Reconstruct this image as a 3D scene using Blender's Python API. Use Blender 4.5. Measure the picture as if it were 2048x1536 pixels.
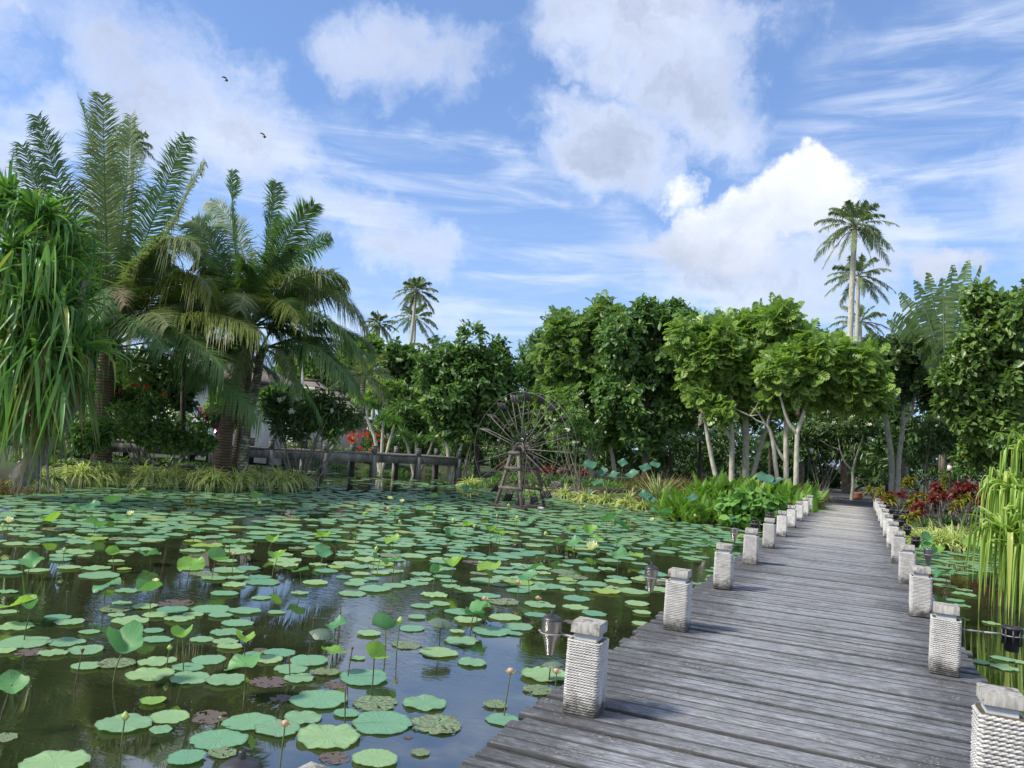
import bpy, math, random
import numpy as np
from math import pi, sin, cos, radians as R
for o in list(bpy.data.objects): bpy.data.objects.remove(o)
C = bpy.context.scene.collection
scn = bpy.context.scene
# ------------------------------------------------------------------ camera
F = 1570.0; YAW, PITCH, ROLL = R(-24.1), R(4.29), R(4.03)
CAM = np.array([0.4055, 0.0, 1.6])
fw = np.array([sin(YAW)*cos(PITCH), cos(YAW)*cos(PITCH), sin(PITCH)])
r0 = np.cross(fw, [0, 0, 1.0]); r0 /= np.linalg.norm(r0); u0 = np.cross(r0, fw)
RT = r0*cos(ROLL)+u0*sin(ROLL); UP = -r0*sin(ROLL)+u0*cos(ROLL)
cd = bpy.data.cameras.new('camera'); cam = bpy.data.objects.new('camera', cd); C.objects.link(cam)
from mathutils import Matrix, Vector
cam.matrix_world = Matrix([[RT[i], UP[i], -fw[i], CAM[i]] for i in range(3)]+[[0, 0, 0, 1]])
cd.sensor_width = 36; cd.lens = F/2048*36; cd.clip_start = 0.05; cd.clip_end = 3000
scn.camera = cam
WZ = -0.55                                   # water level, the deck top is z = 0
def ray(px, py): return fw+RT*((px-1024)/F)-UP*((py-768)/F)
def at(px, py, z=WZ):
    d = ray(px, py); return CAM+d*((z-CAM[2])/d[2])
def P(px, py, D): return CAM+ray(px, py)*D
def gp(px, D, z):
    a = (px-1024)/F; b = ((z-CAM[2])/D-fw[2]-a*RT[2])/UP[2]
    return CAM+D*(fw+a*RT+b*UP)
# ------------------------------------------------------------------ sun and sky
SUN = np.array([-.70, -.60, 0]); SUN /= np.linalg.norm(SUN); EL = R(44)
SUN = np.array([SUN[0]*cos(EL), SUN[1]*cos(EL), sin(EL)])
sl = bpy.data.lights.new('sun', 'SUN'); sl.energy = 3.4; sl.angle = R(8); sl.color = (1, .93, .80)
so = bpy.data.objects.new('sun', sl); C.objects.link(so)
so.rotation_euler = Vector(-SUN).to_track_quat('-Z', 'Y').to_euler()
world = bpy.data.worlds.new('World'); scn.world = world; world.use_nodes = True
class NT:
    def __init__(s, tree): s.t = tree; tree.nodes.clear()
    def n(s, typ, **k):
        nd = s.t.nodes.new(typ)
        for a, b in k.items(): setattr(nd, a, b)
        return nd
    def L(s, a, b): s.t.links.new(a, b)
    def inp(s, sock, v):
        if v is None: return
        if hasattr(v, 'links'): s.L(v, sock)
        else: sock.default_value = v
    def m(s, op, a, b=None, c=None, clamp=False):
        nd = s.n('ShaderNodeMath', operation=op, use_clamp=clamp)
        for i, v in enumerate((a, b, c)):
            s.inp(nd.inputs[i], v)
        return nd.outputs[0]
    def vm(s, op, a, b=None, out=0):
        nd = s.n('ShaderNodeVectorMath', operation=op)
        s.inp(nd.inputs[0], a); s.inp(nd.inputs[1], b)
        return nd.outputs[out]
    def mix(s, f, a, b, typ='MIX'):
        nd = s.n('ShaderNodeMix', data_type='RGBA', blend_type=typ)
        s.inp(nd.inputs[0], f); s.inp(nd.inputs[6], a); s.inp(nd.inputs[7], b)
        return nd.outputs[2]
    def noise(s, vec, scale, det=4, rough=.55, dist=0, out=0):
        nd = s.n('ShaderNodeTexNoise'); s.inp(nd.inputs['Vector'], vec)
        nd.inputs['Scale'].default_value = scale; nd.inputs['Detail'].default_value = det
        nd.inputs['Roughness'].default_value = rough; nd.inputs['Distortion'].default_value = dist
        return nd.outputs[out]
    def ramp(s, f, stops, interp='LINEAR'):
        nd = s.n('ShaderNodeValToRGB'); cr = nd.color_ramp; cr.interpolation = interp
        while len(cr.elements) < len(stops): cr.elements.new(.5)
        for e, (p, c) in zip(cr.elements, stops):
            e.position = p; e.color = (c, c, c, 1) if not hasattr(c, '__len__') else tuple(c)+(1,)
        s.inp(nd.inputs[0], f); return nd.outputs[0]
    def sstep(s, f, lo, hi):
        nd = s.n('ShaderNodeMapRange', interpolation_type='SMOOTHSTEP')
        s.inp(nd.inputs[0], f); nd.inputs[1].default_value = lo; nd.inputs[2].default_value = hi
        return nd.outputs[0]
def build_world():
    N = NT(world.node_tree)
    out = N.n('ShaderNodeOutputWorld'); bg = N.n('ShaderNodeBackground'); N.L(bg.outputs[0], out.inputs[0])
    sky = N.n('ShaderNodeTexSky', sky_type='NISHITA'); sky.sun_disc = False
    sky.sun_elevation = EL; sky.sun_rotation = math.atan2(SUN[0], SUN[1])
    sky.air_density = 1.0; sky.dust_density = .6; sky.ozone_density = 1.6
    tc = N.n('ShaderNodeTexCoord'); d = tc.outputs['Generated']
    # cloud layer coordinates: noise looked up on the view direction
    wob = N.noise(d, 5.0, 6, .6, 0, 1)
    wv = N.vm('SUBTRACT', wob, (.5, .5, .5)); wsc = N.n('ShaderNodeVectorMath', operation='SCALE'); N.L(wv, wsc.inputs[0]); wsc.inputs['Scale'].default_value = .16
    dd = N.vm('ADD', d, wsc.outputs[0])
    wob2 = N.noise(d, 19, 5, .6, 0, 1); ws2 = N.n('ShaderNodeVectorMath', operation='SCALE'); N.L(N.vm('SUBTRACT', wob2, (.5, .5, .5)), ws2.inputs[0]); ws2.inputs['Scale'].default_value = .075
    dd = N.vm('ADD', dd, ws2.outputs[0])
    fine = N.noise(dd, 10, 6, .62); fine2 = N.noise(dd, 4.2, 5, .6)
    def blob(px, py, rx, ry, rot=0):
        c = ray(px, py); c = c/np.linalg.norm(c)
        e1 = np.cross(c, [0, 0, 1]); e1 /= np.linalg.norm(e1); e2 = np.cross(e1, c)
        a = R(rot); t1 = e1*cos(a)+e2*sin(a); t2 = -e1*sin(a)+e2*cos(a)
        A = N.vm('DOT_PRODUCT', dd, tuple(t1/(rx/F)), 1); B = N.vm('DOT_PRODUCT', dd, tuple(t2/(ry/F)), 1)
        c0 = (t1@c)/(rx/F); f = N.vm('DOT_PRODUCT', d, tuple(c), 1)
        q = N.m('ADD', N.m('MULTIPLY', A, A), N.m('MULTIPLY', B, B))
        g = N.m('SUBTRACT', 1.0, q, clamp=True)
        return N.m('MULTIPLY', g, N.m('GREATER_THAN', f, 0.2))
    def field(lst):
        acc = None
        for b in lst:
            w = b[5] if len(b) > 5 else 1
            v = N.m('MULTIPLY', blob(*b[:5]), w)
            acc = v if acc is None else N.m('MAXIMUM', acc, v)
        return acc
    soft = field([(420, 200, 230, 170, -15, .95), (190, 110, 170, 110, 0, .7), (60, 210, 150, 80, 0, .6), (850, 110, 250, 130, 0, .9), (1290, 70, 260, 120, 0, 1.0), (1370, 180, 190, 120, -30, .85), (1600, 60, 200, 60, 0, .5),
                  (1190, 310, 180, 120, -25, 1.05), (790, 500, 130, 75, 0, .95), (700, 430, 190, 80, 0, .6), (1750, 520, 120, 150, 0, .75), (860, 600, 120, 60, 0, .55),
                  (1540, 570, 260, 100, 0, 1), (1830, 640, 200, 70, 0, .6), (-500, 300, 500, 250, 0, 1), (2700, 300, 500, 250, 0, 1), (1100, -420, 1100, 260, 0, .8), (200, -900, 900, 350, 0, .8), (2200, -1100, 900, 350, 0, .8), (-700, -300, 700, 300, 0, .8)])
    puff = field([(1530, 430, 190, 100, 20, .95), (1620, 350, 85, 80, 0, .95), (1340, 385, 75, 55, 0, .55), (1450, 490, 190, 70, 0, .8), (1900, 515, 95, 42, -10, .9), (1090, 245, 80, 45, -20, .38), (1640, 470, 90, 80, 0, .6)])
    fs = N.m('ADD', N.m('MULTIPLY', N.m('SUBTRACT', fine2, .5), 1.5), N.m('MULTIPLY', N.m('SUBTRACT', fine, .5), .9))
    csoft = N.sstep(N.m('ADD', soft, N.m('MULTIPLY', fs, 1.25)), .10, 1.0)
    csoft = N.m('MULTIPLY', csoft, N.sstep(soft, 0.0, .15))
    cp = N.sstep(N.m('ADD', puff, N.m('MULTIPLY', fs, 1.15)), .16, .70)
    cp = N.m('MULTIPLY', cp, N.sstep(puff, 0.0, .12))
    # cirrus: streaked veil
    sv = N.n('ShaderNodeMapping'); N.L(d, sv.inputs[0]); sv.inputs['Scale'].default_value = (2.2, 2.2, 15); sv.inputs['Rotation'].default_value = (R(6), R(-5), R(30))
    ci = N.noise(sv.outputs[0], 2.2, 8, .6, .6)
    veil = field([(740, 330, 420, 110, -6, 1), (950, 380, 300, 70, -4, .9), (2000, 260, 460, 260, 10, 1), (1150, 560, 500, 130, 5, .9), (600, 430, 260, 90, 0, .8), (100, 330, 240, 120, 0, .7), (1000, 680, 1400, 130, 4, .8)])
    cv = N.m('MULTIPLY', N.sstep(ci, .36, .78), N.sstep(veil, 0, .8))
    cv = N.m('MULTIPLY', cv, .8)
    base = sky.outputs[0]
    base = N.mix(1.0, base, (.92, 1.10, 1.45, 1), 'MULTIPLY')
    base = N.mix(.20, base, (4.4, 7.0, 12.0, 1))
    # pale band towards the horizon
    sep = N.n('ShaderNodeSeparateXYZ'); N.L(d, sep.inputs[0])
    hz = N.sstep(sep.outputs[2], .42, .0)
    base = N.mix(N.m('MULTIPLY', hz, .45), base, (4.6, 6.2, 9.2, 1))
    c1 = N.mix(cv, base, (7.2, 8.0, 9.6, 1))
    # shade of the soft clouds: bright where thin, grey where thick or low
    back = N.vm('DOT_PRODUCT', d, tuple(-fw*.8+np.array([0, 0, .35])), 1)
    csoft = N.m('MAXIMUM', csoft, N.m('MULTIPLY', N.sstep(back, .05, .5), N.sstep(fine2, .30, .5)))  # unseen bright clouds added behind the camera to raise the fill light
    shade = N.ramp(N.m('MULTIPLY', N.m('ADD', N.m('ADD', soft, N.m('MULTIPLY', fs, .9)), N.m('MULTIPLY', N.m('SUBTRACT', fine, .5), 1.6)), .6), [(.12, (7.8, 8.5, 9.9)), (.38, (6.5, 7.2, 8.9)), (.70, (4.9, 5.5, 7.0)), (1.0, (4.0, 4.5, 5.9))])
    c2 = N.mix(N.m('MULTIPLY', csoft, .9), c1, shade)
    low = N.noise(dd, 9, 5, .6)
    zt = (ray(1560, 370)/np.linalg.norm(ray(1560, 370)))[2]; zb = (ray(1560, 560)/np.linalg.norm(ray(1560, 560)))[2]
    hgt = N.n('ShaderNodeMapRange'); N.L(sep.outputs[2], hgt.inputs[0]); hgt.inputs[1].default_value = zb; hgt.inputs[2].default_value = zt
    psh = N.ramp(N.m('ADD', N.m('MULTIPLY', hgt.outputs[0], .55), N.m('MULTIPLY', low, .75)), [(.30, (4.6, 5.2, 6.5)), (.66, (7.0, 7.5, 8.7)), (1.0, (9.6, 9.8, 10.4))])
    c3 = N.mix(N.m('MULTIPLY', cp, .93), c2, psh)
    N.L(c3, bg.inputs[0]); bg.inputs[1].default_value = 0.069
build_world()
scn.view_settings.view_transform = 'Standard'; scn.view_settings.look = 'None'
scn.view_settings.exposure = 0.80; scn.view_settings.gamma = 1
scn.render.engine = 'CYCLES'
scn.cycles.max_bounces = 8; scn.cycles.diffuse_bounces = 3; scn.cycles.glossy_bounces = 4; scn.cycles.transmission_bounces = 4; scn.cycles.transparent_max_bounces = 6
# ------------------------------------------------------------------ helpers
def nrm(v): return v/np.maximum(np.linalg.norm(v, axis=-1, keepdims=True), 1e-9)
def tagp(o, label=None, cat=None, group=None, kind=None):
    if label: o['label'] = label
    if cat: o['category'] = cat
    if group: o['group'] = group
    if kind: o['kind'] = kind
    return o
def empty(name, loc, label, cat, group=None):
    o = bpy.data.objects.new(name, None); C.objects.link(o); o.location = [float(v) for v in loc]; o.empty_display_size = .2
    return tagp(o, label, cat, group)
class MB:
    def __init__(s, origin=(0, 0, 0)): s.v = []; s.q = []; s.t = []; s.r = []; s.e = []; s.n = 0; s.o = np.array(origin, float)
    def add(s, v, f, rnd=.5, e=0):
        v = np.asarray(v, float).reshape(-1, 3); f = np.asarray(f, int)
        if len(f) == 0: return
        (s.q if f.shape[1] == 4 else s.t).append(f+s.n)
        s.v.append(v); s.r.append(np.broadcast_to(np.asarray(rnd, float), (len(v),)).copy()); s.e.append(np.broadcast_to(np.asarray(e, float), (len(v),)).copy()); s.n += len(v)
    def box(s, c, d, rot=0, rnd=.5, taper=1):
        x, y, z = [k/2 for k in d]
        v = np.array([(-x, -y, -z), (x, -y, -z), (x, y, -z), (-x, y, -z), (-x*taper, -y*taper, z), (x*taper, -y*taper, z), (x*taper, y*taper, z), (-x*taper, y*taper, z)])
        c_, s_ = cos(rot), sin(rot); v = v@np.array([[c_, s_, 0], [-s_, c_, 0], [0, 0, 1]])
        s.add(v+np.array(c), [(0, 3, 2, 1), (4, 5, 6, 7), (0, 1, 5, 4), (1, 2, 6, 5), (2, 3, 7, 6), (3, 0, 4, 7)], rnd)
    def bar(s, a, b, w, h, upv=(0, 0, 1), rnd=.5):
        a = np.array(a, float); b = np.array(b, float); d = nrm(b-a); sx = np.cross(d, upv)
        if np.linalg.norm(sx) < 1e-4: sx = np.cross(d, (1, 0, 0))
        sx = nrm(sx); sz = np.cross(sx, d)
        v = [p+sx*i*w/2+sz*j*h/2 for p in (a, b) for i, j in ((-1, -1), (1, -1), (1, 1), (-1, 1))]
        s.add(v, [(0, 1, 2, 3), (7, 6, 5, 4), (0, 4, 5, 1), (1, 5, 6, 2), (2, 6, 7, 3), (3, 7, 4, 0)], rnd)
    def tube(s, pts, rad, seg=8, cap=True, rnd=.5, jit=0, rg=None):
        pts = np.asarray(pts, float); n = len(pts); rad = np.broadcast_to(np.asarray(rad, float), (n,))
        T = nrm(np.gradient(pts, axis=0)); a = np.array([0, 0, 1.0]) if abs(T[0][2]) < .9 else np.array([1.0, 0, 0])
        X = nrm(np.cross(T[0], a)); V = []
        for i in range(n):
            X = X-T[i]*(X@T[i]); X = X/max(np.linalg.norm(X), 1e-9); Y = np.cross(T[i], X)
            th = np.arange(seg)*2*pi/seg; rr = rad[i]*(1+(jit*rg.uniform(-1, 1, seg) if jit else 0))
            V.append(pts[i]+(np.cos(th)*rr)[:, None]*X+(np.sin(th)*rr)[:, None]*Y)
        V = np.concatenate(V); i, j = np.meshgrid(np.arange(n-1), np.arange(seg), indexing='ij'); j2 = (j+1) % seg
        f = np.stack([i*seg+j, i*seg+j2, (i+1)*seg+j2, (i+1)*seg+j], -1).reshape(-1, 4)
        s.add(V, f, rnd)
        if cap:
            for k, c in ((0, pts[0]), (n-1, pts[-1])):
                ring = V[k*seg:(k+1)*seg]; fv = [(0, 1+(j+1) % seg, 1+j) if k == 0 else (0, 1+j, 1+(j+1) % seg) for j in range(seg)]
                s.add(np.vstack([[c], ring]), fv, rnd)
    def lathe(s, prof, c=(0, 0, 0), seg=20, rnd=.5):
        prof = np.array(prof, float); n = len(prof); th = np.arange(seg)*2*pi/seg
        V = np.stack([prof[:, 0][:, None]*np.cos(th), prof[:, 0][:, None]*np.sin(th), np.repeat(prof[:, 1][:, None], seg, 1)], -1).reshape(-1, 3)+np.array(c)
        i, j = np.meshgrid(np.arange(n-1), np.arange(seg), indexing='ij'); j2 = (j+1) % seg
        s.add(V, np.stack([i*seg+j, i*seg+j2, (i+1)*seg+j2, (i+1)*seg+j], -1).reshape(-1, 4), rnd)
    def inst(s, tv, tf, Pp, X, Y, Z, S, rnd, te=0):
        k = len(Pp); n = len(tv); S = np.broadcast_to(np.asarray(S, float), (k,))
        V = (tv[None, :, 0:1]*X[:, None]+tv[None, :, 1:2]*Y[:, None]+tv[None, :, 2:3]*Z[:, None])*S[:, None, None]+Pp[:, None]
        Fa = (tf[None]+(np.arange(k)*n)[:, None, None]).reshape(-1, tf.shape[1])
        s.add(V.reshape(-1, 3), Fa, np.repeat(np.broadcast_to(rnd, (k,)), n), np.tile(np.broadcast_to(te, (n,)), k))
    def mesh(s, name, mat, smooth=False):
        me = bpy.data.meshes.new(name)
        v = np.concatenate(s.v)-s.o
        q = np.concatenate(s.q) if s.q else np.zeros((0, 4), int); t = np.concatenate(s.t) if s.t else np.zeros((0, 3), int)
        me.vertices.add(len(v)); me.vertices.foreach_set('co', v.astype(np.float32).ravel())
        me.loops.add(q.size+t.size); me.loops.foreach_set('vertex_index', np.concatenate([q.ravel(), t.ravel()]).astype(np.int32))
        me.polygons.add(len(q)+len(t))
        me.polygons.foreach_set('loop_start', np.concatenate([np.arange(len(q))*4, q.size+np.arange(len(t))*3]).astype(np.int32))
        me.polygons.foreach_set('loop_total', np.concatenate([np.full(len(q), 4), np.full(len(t), 3)]).astype(np.int32))
        if smooth: me.polygons.foreach_set('use_smooth', np.ones(len(q)+len(t), bool))
        a = me.attributes.new('rnd', 'FLOAT', 'POINT'); a.data.foreach_set('value', np.concatenate(s.r).astype(np.float32))
        a = me.attributes.new('edge', 'FLOAT', 'POINT'); a.data.foreach_set('value', np.concatenate(s.e).astype(np.float32))
        me.update(calc_edges=True); me.validate()
        if mat: me.materials.append(mat)
        return me
    def build(s, name, mat, parent=None, smooth=False, loc=None):
        o = bpy.data.objects.new(name, s.mesh(name, mat, smooth)); C.objects.link(o)
        if parent is not None: o.parent = parent
        else: o.location = [float(k) for k in s.o]
        if loc is not None: o.location = [float(k) for k in loc]
        return o
def copy_tree(o, parent=None):
    c = o.copy(); C.objects.link(c)
    if parent is not None: c.parent = parent
    for ch in o.children: copy_tree(ch, c)
    return c
def copy_inst(m, name, parent, loc=(0, 0, 0), rz=0):
    o = bpy.data.objects.new(name, m); C.objects.link(o); o.parent = parent; o.location = loc; o.rotation_euler.z = rz; return o
ORD = 'zeroth first second third fourth fifth sixth seventh eighth ninth tenth eleventh twelfth thirteenth fourteenth fifteenth sixteenth seventeenth eighteenth nineteenth twentieth'.split()
rg = np.random.default_rng(7)
# ------------------------------------------------------------------ materials
def newmat(name):
    m = bpy.data.materials.new(name); m.use_nodes = True; N = NT(m.node_tree)
    N.out = N.n('ShaderNodeOutputMaterial'); N.p = N.n('ShaderNodeBsdfPrincipled'); N.L(N.p.outputs[0], N.out.inputs[0])
    return m, N
def bump(N, h, st=.5, d=.01, nin=None):
    b = N.n('ShaderNodeBump'); b.inputs['Strength'].default_value = st; b.inputs['Distance'].default_value = d
    N.L(h, b.inputs['Height']); N.L(b.outputs[0], N.p.inputs['Normal']); return b.outputs[0]
def attr(N, nm): return N.n('ShaderNodeAttribute', attribute_name=nm).outputs['Fac']
def leaf_mat(name, ca, cb, cc=None, trans=.3, rough=.42, edge=None, th=.93, spec=.35, tcol=None):
    m, N = newmat(name); r = attr(N, 'rnd')
    st = [(0, ca), (.8, cb)]+([(th, cb), (th+.03, cc)] if cc else [])
    col = N.ramp(r, st)
    ob = N.n('ShaderNodeTexCoord').outputs['Object']
    nz = N.noise(ob, 1.3, 2)
    col = N.mix(N.m('MULTIPLY', nz, .4), col, tuple(k*.55 for k in ca)+(1,))
    if edge:
        col = N.mix(N.sstep(attr(N, 'edge'), .25, .75), col, edge+(1,))
    N.inp(N.p.inputs['Base Color'], col); N.p.inputs['Roughness'].default_value = rough; N.p.inputs['Specular IOR Level'].default_value = spec
    tr = N.n('ShaderNodeBsdfTranslucent'); N.L(N.mix(1.0, col, (1.25, 1.42, .6, 1), 'MULTIPLY'), tr.inputs[0])
    mx = N.n('ShaderNodeMixShader'); mx.inputs[0].default_value = trans; N.L(N.p.outputs[0], mx.inputs[1]); N.L(tr.outputs[0], mx.inputs[2]); N.L(mx.outputs[0], N.out.inputs[0])
    return m
def noise_mat(name, ca, cb, scale=6, rough=.85, bs=.5, bd=.02, stretch=(1, 1, 1), cc=None, det=6, metal=0, obj=True):
    m, N = newmat(name); tc = N.n('ShaderNodeTexCoord').outputs['Object' if obj else 'Generated']
    mp = N.n('ShaderNodeMapping'); N.L(tc, mp.inputs[0]); mp.inputs['Scale'].default_value = stretch
    nz = N.noise(mp.outputs[0], scale, det, .6)
    st = [(.3, ca), (.7, cb)] if cc is None else [(.28, ca), (.5, cb), (.72, cc)]
    N.inp(N.p.inputs['Base Color'], N.ramp(nz, st)); N.p.inputs['Roughness'].default_value = rough; N.p.inputs['Metallic'].default_value = metal
    if bs: bump(N, nz, bs, bd)
    return m
M = {}
M['palm'] = leaf_mat('palm_leaf', (.07, .14, .055), (.15, .25, .085), (.28, .31, .08), .36, .48, spec=.35)
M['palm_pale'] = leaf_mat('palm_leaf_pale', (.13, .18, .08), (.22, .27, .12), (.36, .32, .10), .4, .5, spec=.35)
M['palm_gold'] = leaf_mat('palm_leaf_gold', (.13, .19, .05), (.28, .31, .08), (.40, .30, .07), .45, .4)
M['palm_dead'] = leaf_mat('palm_leaf_dry', (.12, .10, .05), (.22, .19, .10), None, .25, .7)
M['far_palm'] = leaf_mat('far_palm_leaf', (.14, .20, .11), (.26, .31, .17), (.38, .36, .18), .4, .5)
M['pandan'] = leaf_mat('pandanus_leaf', (.075, .20, .045), (.19, .36, .09), (.34, .38, .09), .32, .33, th=.9, spec=.5)
M['pandan_dry'] = leaf_mat('pandanus_hanging_leaf', (.10, .20, .05), (.30, .32, .08), (.24, .16, .08), .32, .45, th=.75)
M['round'] = leaf_mat('round_tree_leaf', (.065, .145, .045), (.16, .28, .085), (.34, .36, .10), .28, .42, th=.94, spec=.4)
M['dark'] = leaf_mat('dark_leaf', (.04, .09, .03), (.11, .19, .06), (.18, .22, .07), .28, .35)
M['bread'] = leaf_mat('breadfruit_leaf', (.13, .25, .06), (.32, .46, .12), (.42, .30, .08), .4, .38, th=.985)
M['bread_dk'] = leaf_mat('breadfruit_leaf_dark', (.10, .20, .055), (.24, .37, .10), (.34, .34, .10), .38, .4, th=.97)
M['almond'] = leaf_mat('broad_leaf', (.06, .14, .04), (.19, .29, .07), (.60, .34, .08), .3, .35, th=.968, spec=.5)
M['fern'] = leaf_mat('fern_leaf', (0.099, 0.220, 0.033), (0.231, 0.396, 0.066), None, .38, .5)
M['heart'] = leaf_mat('heart_leaf', (0.077, 0.209, 0.044), (0.220, 0.418, 0.099), None, .35, .4)
M['spider'] = leaf_mat('striped_leaf', (.12, .22, .045), (.20, .31, .07), None, .34, .42, edge=(.74, .76, .36))
M['spider_dk'] = leaf_mat('striped_leaf_green', (.09, .19, .05), (.19, .29, .08), None, .32, .42, edge=(.50, .56, .25))
M['stripe_long'] = leaf_mat('striped_strap_leaf', (.12, .26, .04), (.22, .36, .07), (.5, .5, .12), .36, .38, edge=(.38, .50, .13), th=.9)
M['rust'] = leaf_mat('rust_grass', (0.095, 0.061, 0.027), (0.270, 0.162, 0.068), (.16, .20, .05), .3, .6, th=.7)
M['red'] = leaf_mat('cordyline_leaf', (.12, .02, .025), (.26, .05, .06), (.42, .18, .12), .35, .4, th=.8)
M['croton'] = leaf_mat('croton_leaf', (0.085, 0.119, 0.017), (0.357, 0.306, 0.051), (.35, .10, .05), .35, .4, th=.85)
M['grass'] = leaf_mat('grass_blade', (0.052, 0.130, 0.026), (0.130, 0.247, 0.052), None, .3, .5)
M['frangi'] = leaf_mat('frangipani_leaf', (.05, .11, .04), (.13, .21, .07), None, .28, .35)
M['bush'] = leaf_mat('bush_leaf', (.055, .13, .04), (.16, .28, .075), (.30, .34, .09), .32, .4)
M['lime'] = leaf_mat('lime_leaf', (.13, .25, .055), (.29, .42, .10), None, .36, .4)
M['banana'] = leaf_mat('fan_leaf', (.12, .20, .09), (.24, .34, .14), None, .38, .38)
M['magenta'] = leaf_mat('magenta_bract', (.35, .03, .22), (.65, .10, .45), None, .4, .6)
M['scarlet'] = leaf_mat('scarlet_bract', (.5, .03, .03), (.75, .12, .06), None, .4, .6)
M['white'] = leaf_mat('white_petal', (.75, .75, .65), (.85, .85, .80), None, .3, .6)
M['orange'] = leaf_mat('orange_bloom', (.6, .15, .03), (.8, .3, .06), None, .3, .6)
M['bark'] = noise_mat('grey_bark', (.10, .09, .07), (.30, .28, .23), 9, .9, .7, .02, (1, 1, .5))
M['bark_pale'] = noise_mat('pale_bark', (.28, .27, .21), (.58, .57, .48), 7, .85, .5, .01, (1, 1, .5))
M['bark_dark'] = noise_mat('dark_bark', (.03, .025, .018), (.10, .085, .06), 9, .9, .7, .02, (1, 1, .5))
M['bark_pink'] = noise_mat('pinkish_bark', (.20, .12, .09), (.42, .30, .24), 9, .9, .6, .02, (1, 1, .6))
M['soil'] = noise_mat('soil', (.03, .024, .016), (.08, .07, .045), 3, .95, .6, .05)
def palm_bark(name, ca, cb, cg, sc=9):
    m, N = newmat(name); ob = N.n('ShaderNodeTexCoord').outputs['Object']
    mp = N.n('ShaderNodeMapping'); N.L(ob, mp.inputs[0]); mp.inputs['Scale'].default_value = (.25, .25, 1)
    w = N.n('ShaderNodeTexWave', wave_type='BANDS', bands_direction='Z'); N.L(mp.outputs[0], w.inputs[0]); w.inputs['Scale'].default_value = sc/6.28*2.2; w.inputs['Distortion'].default_value = 2.5; w.inputs['Detail'].default_value = 3; w.inputs['Detail Scale'].default_value = 2
    nz = N.noise(ob, 4, 6, .65)
    c = N.mix(N.ramp(nz, [(.35, 0), (.7, 1)]), ca+(1,), cb+(1,)); c = N.mix(N.ramp(N.noise(ob, 7, 5), [(.5, 0), (.62, 1)]), c, cg+(1,))
    c = N.mix(N.m('MULTIPLY', N.ramp(w.outputs['Fac'], [(0, 1), (.25, 0)]), .75), c, (.03, .022, .016, 1))
    N.inp(N.p.inputs['Base Color'], c); N.p.inputs['Roughness'].default_value = .9
    bump(N, N.m('ADD', w.outputs['Fac'], nz), .7, .03); return m
M['ptrunk'] = palm_bark('palm_trunk_brown', (.13, .085, .055), (.26, .19, .13), (.20, .17, .12))
M['ptrunk_moss'] = palm_bark('palm_trunk_mossy', (.10, .09, .06), (.19, .18, .13), (.34, .38, .30))
M['ptrunk_grey'] = palm_bark('palm_trunk_grey', (.26, .23, .18), (.42, .38, .31), (.36, .34, .28), 5)
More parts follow.
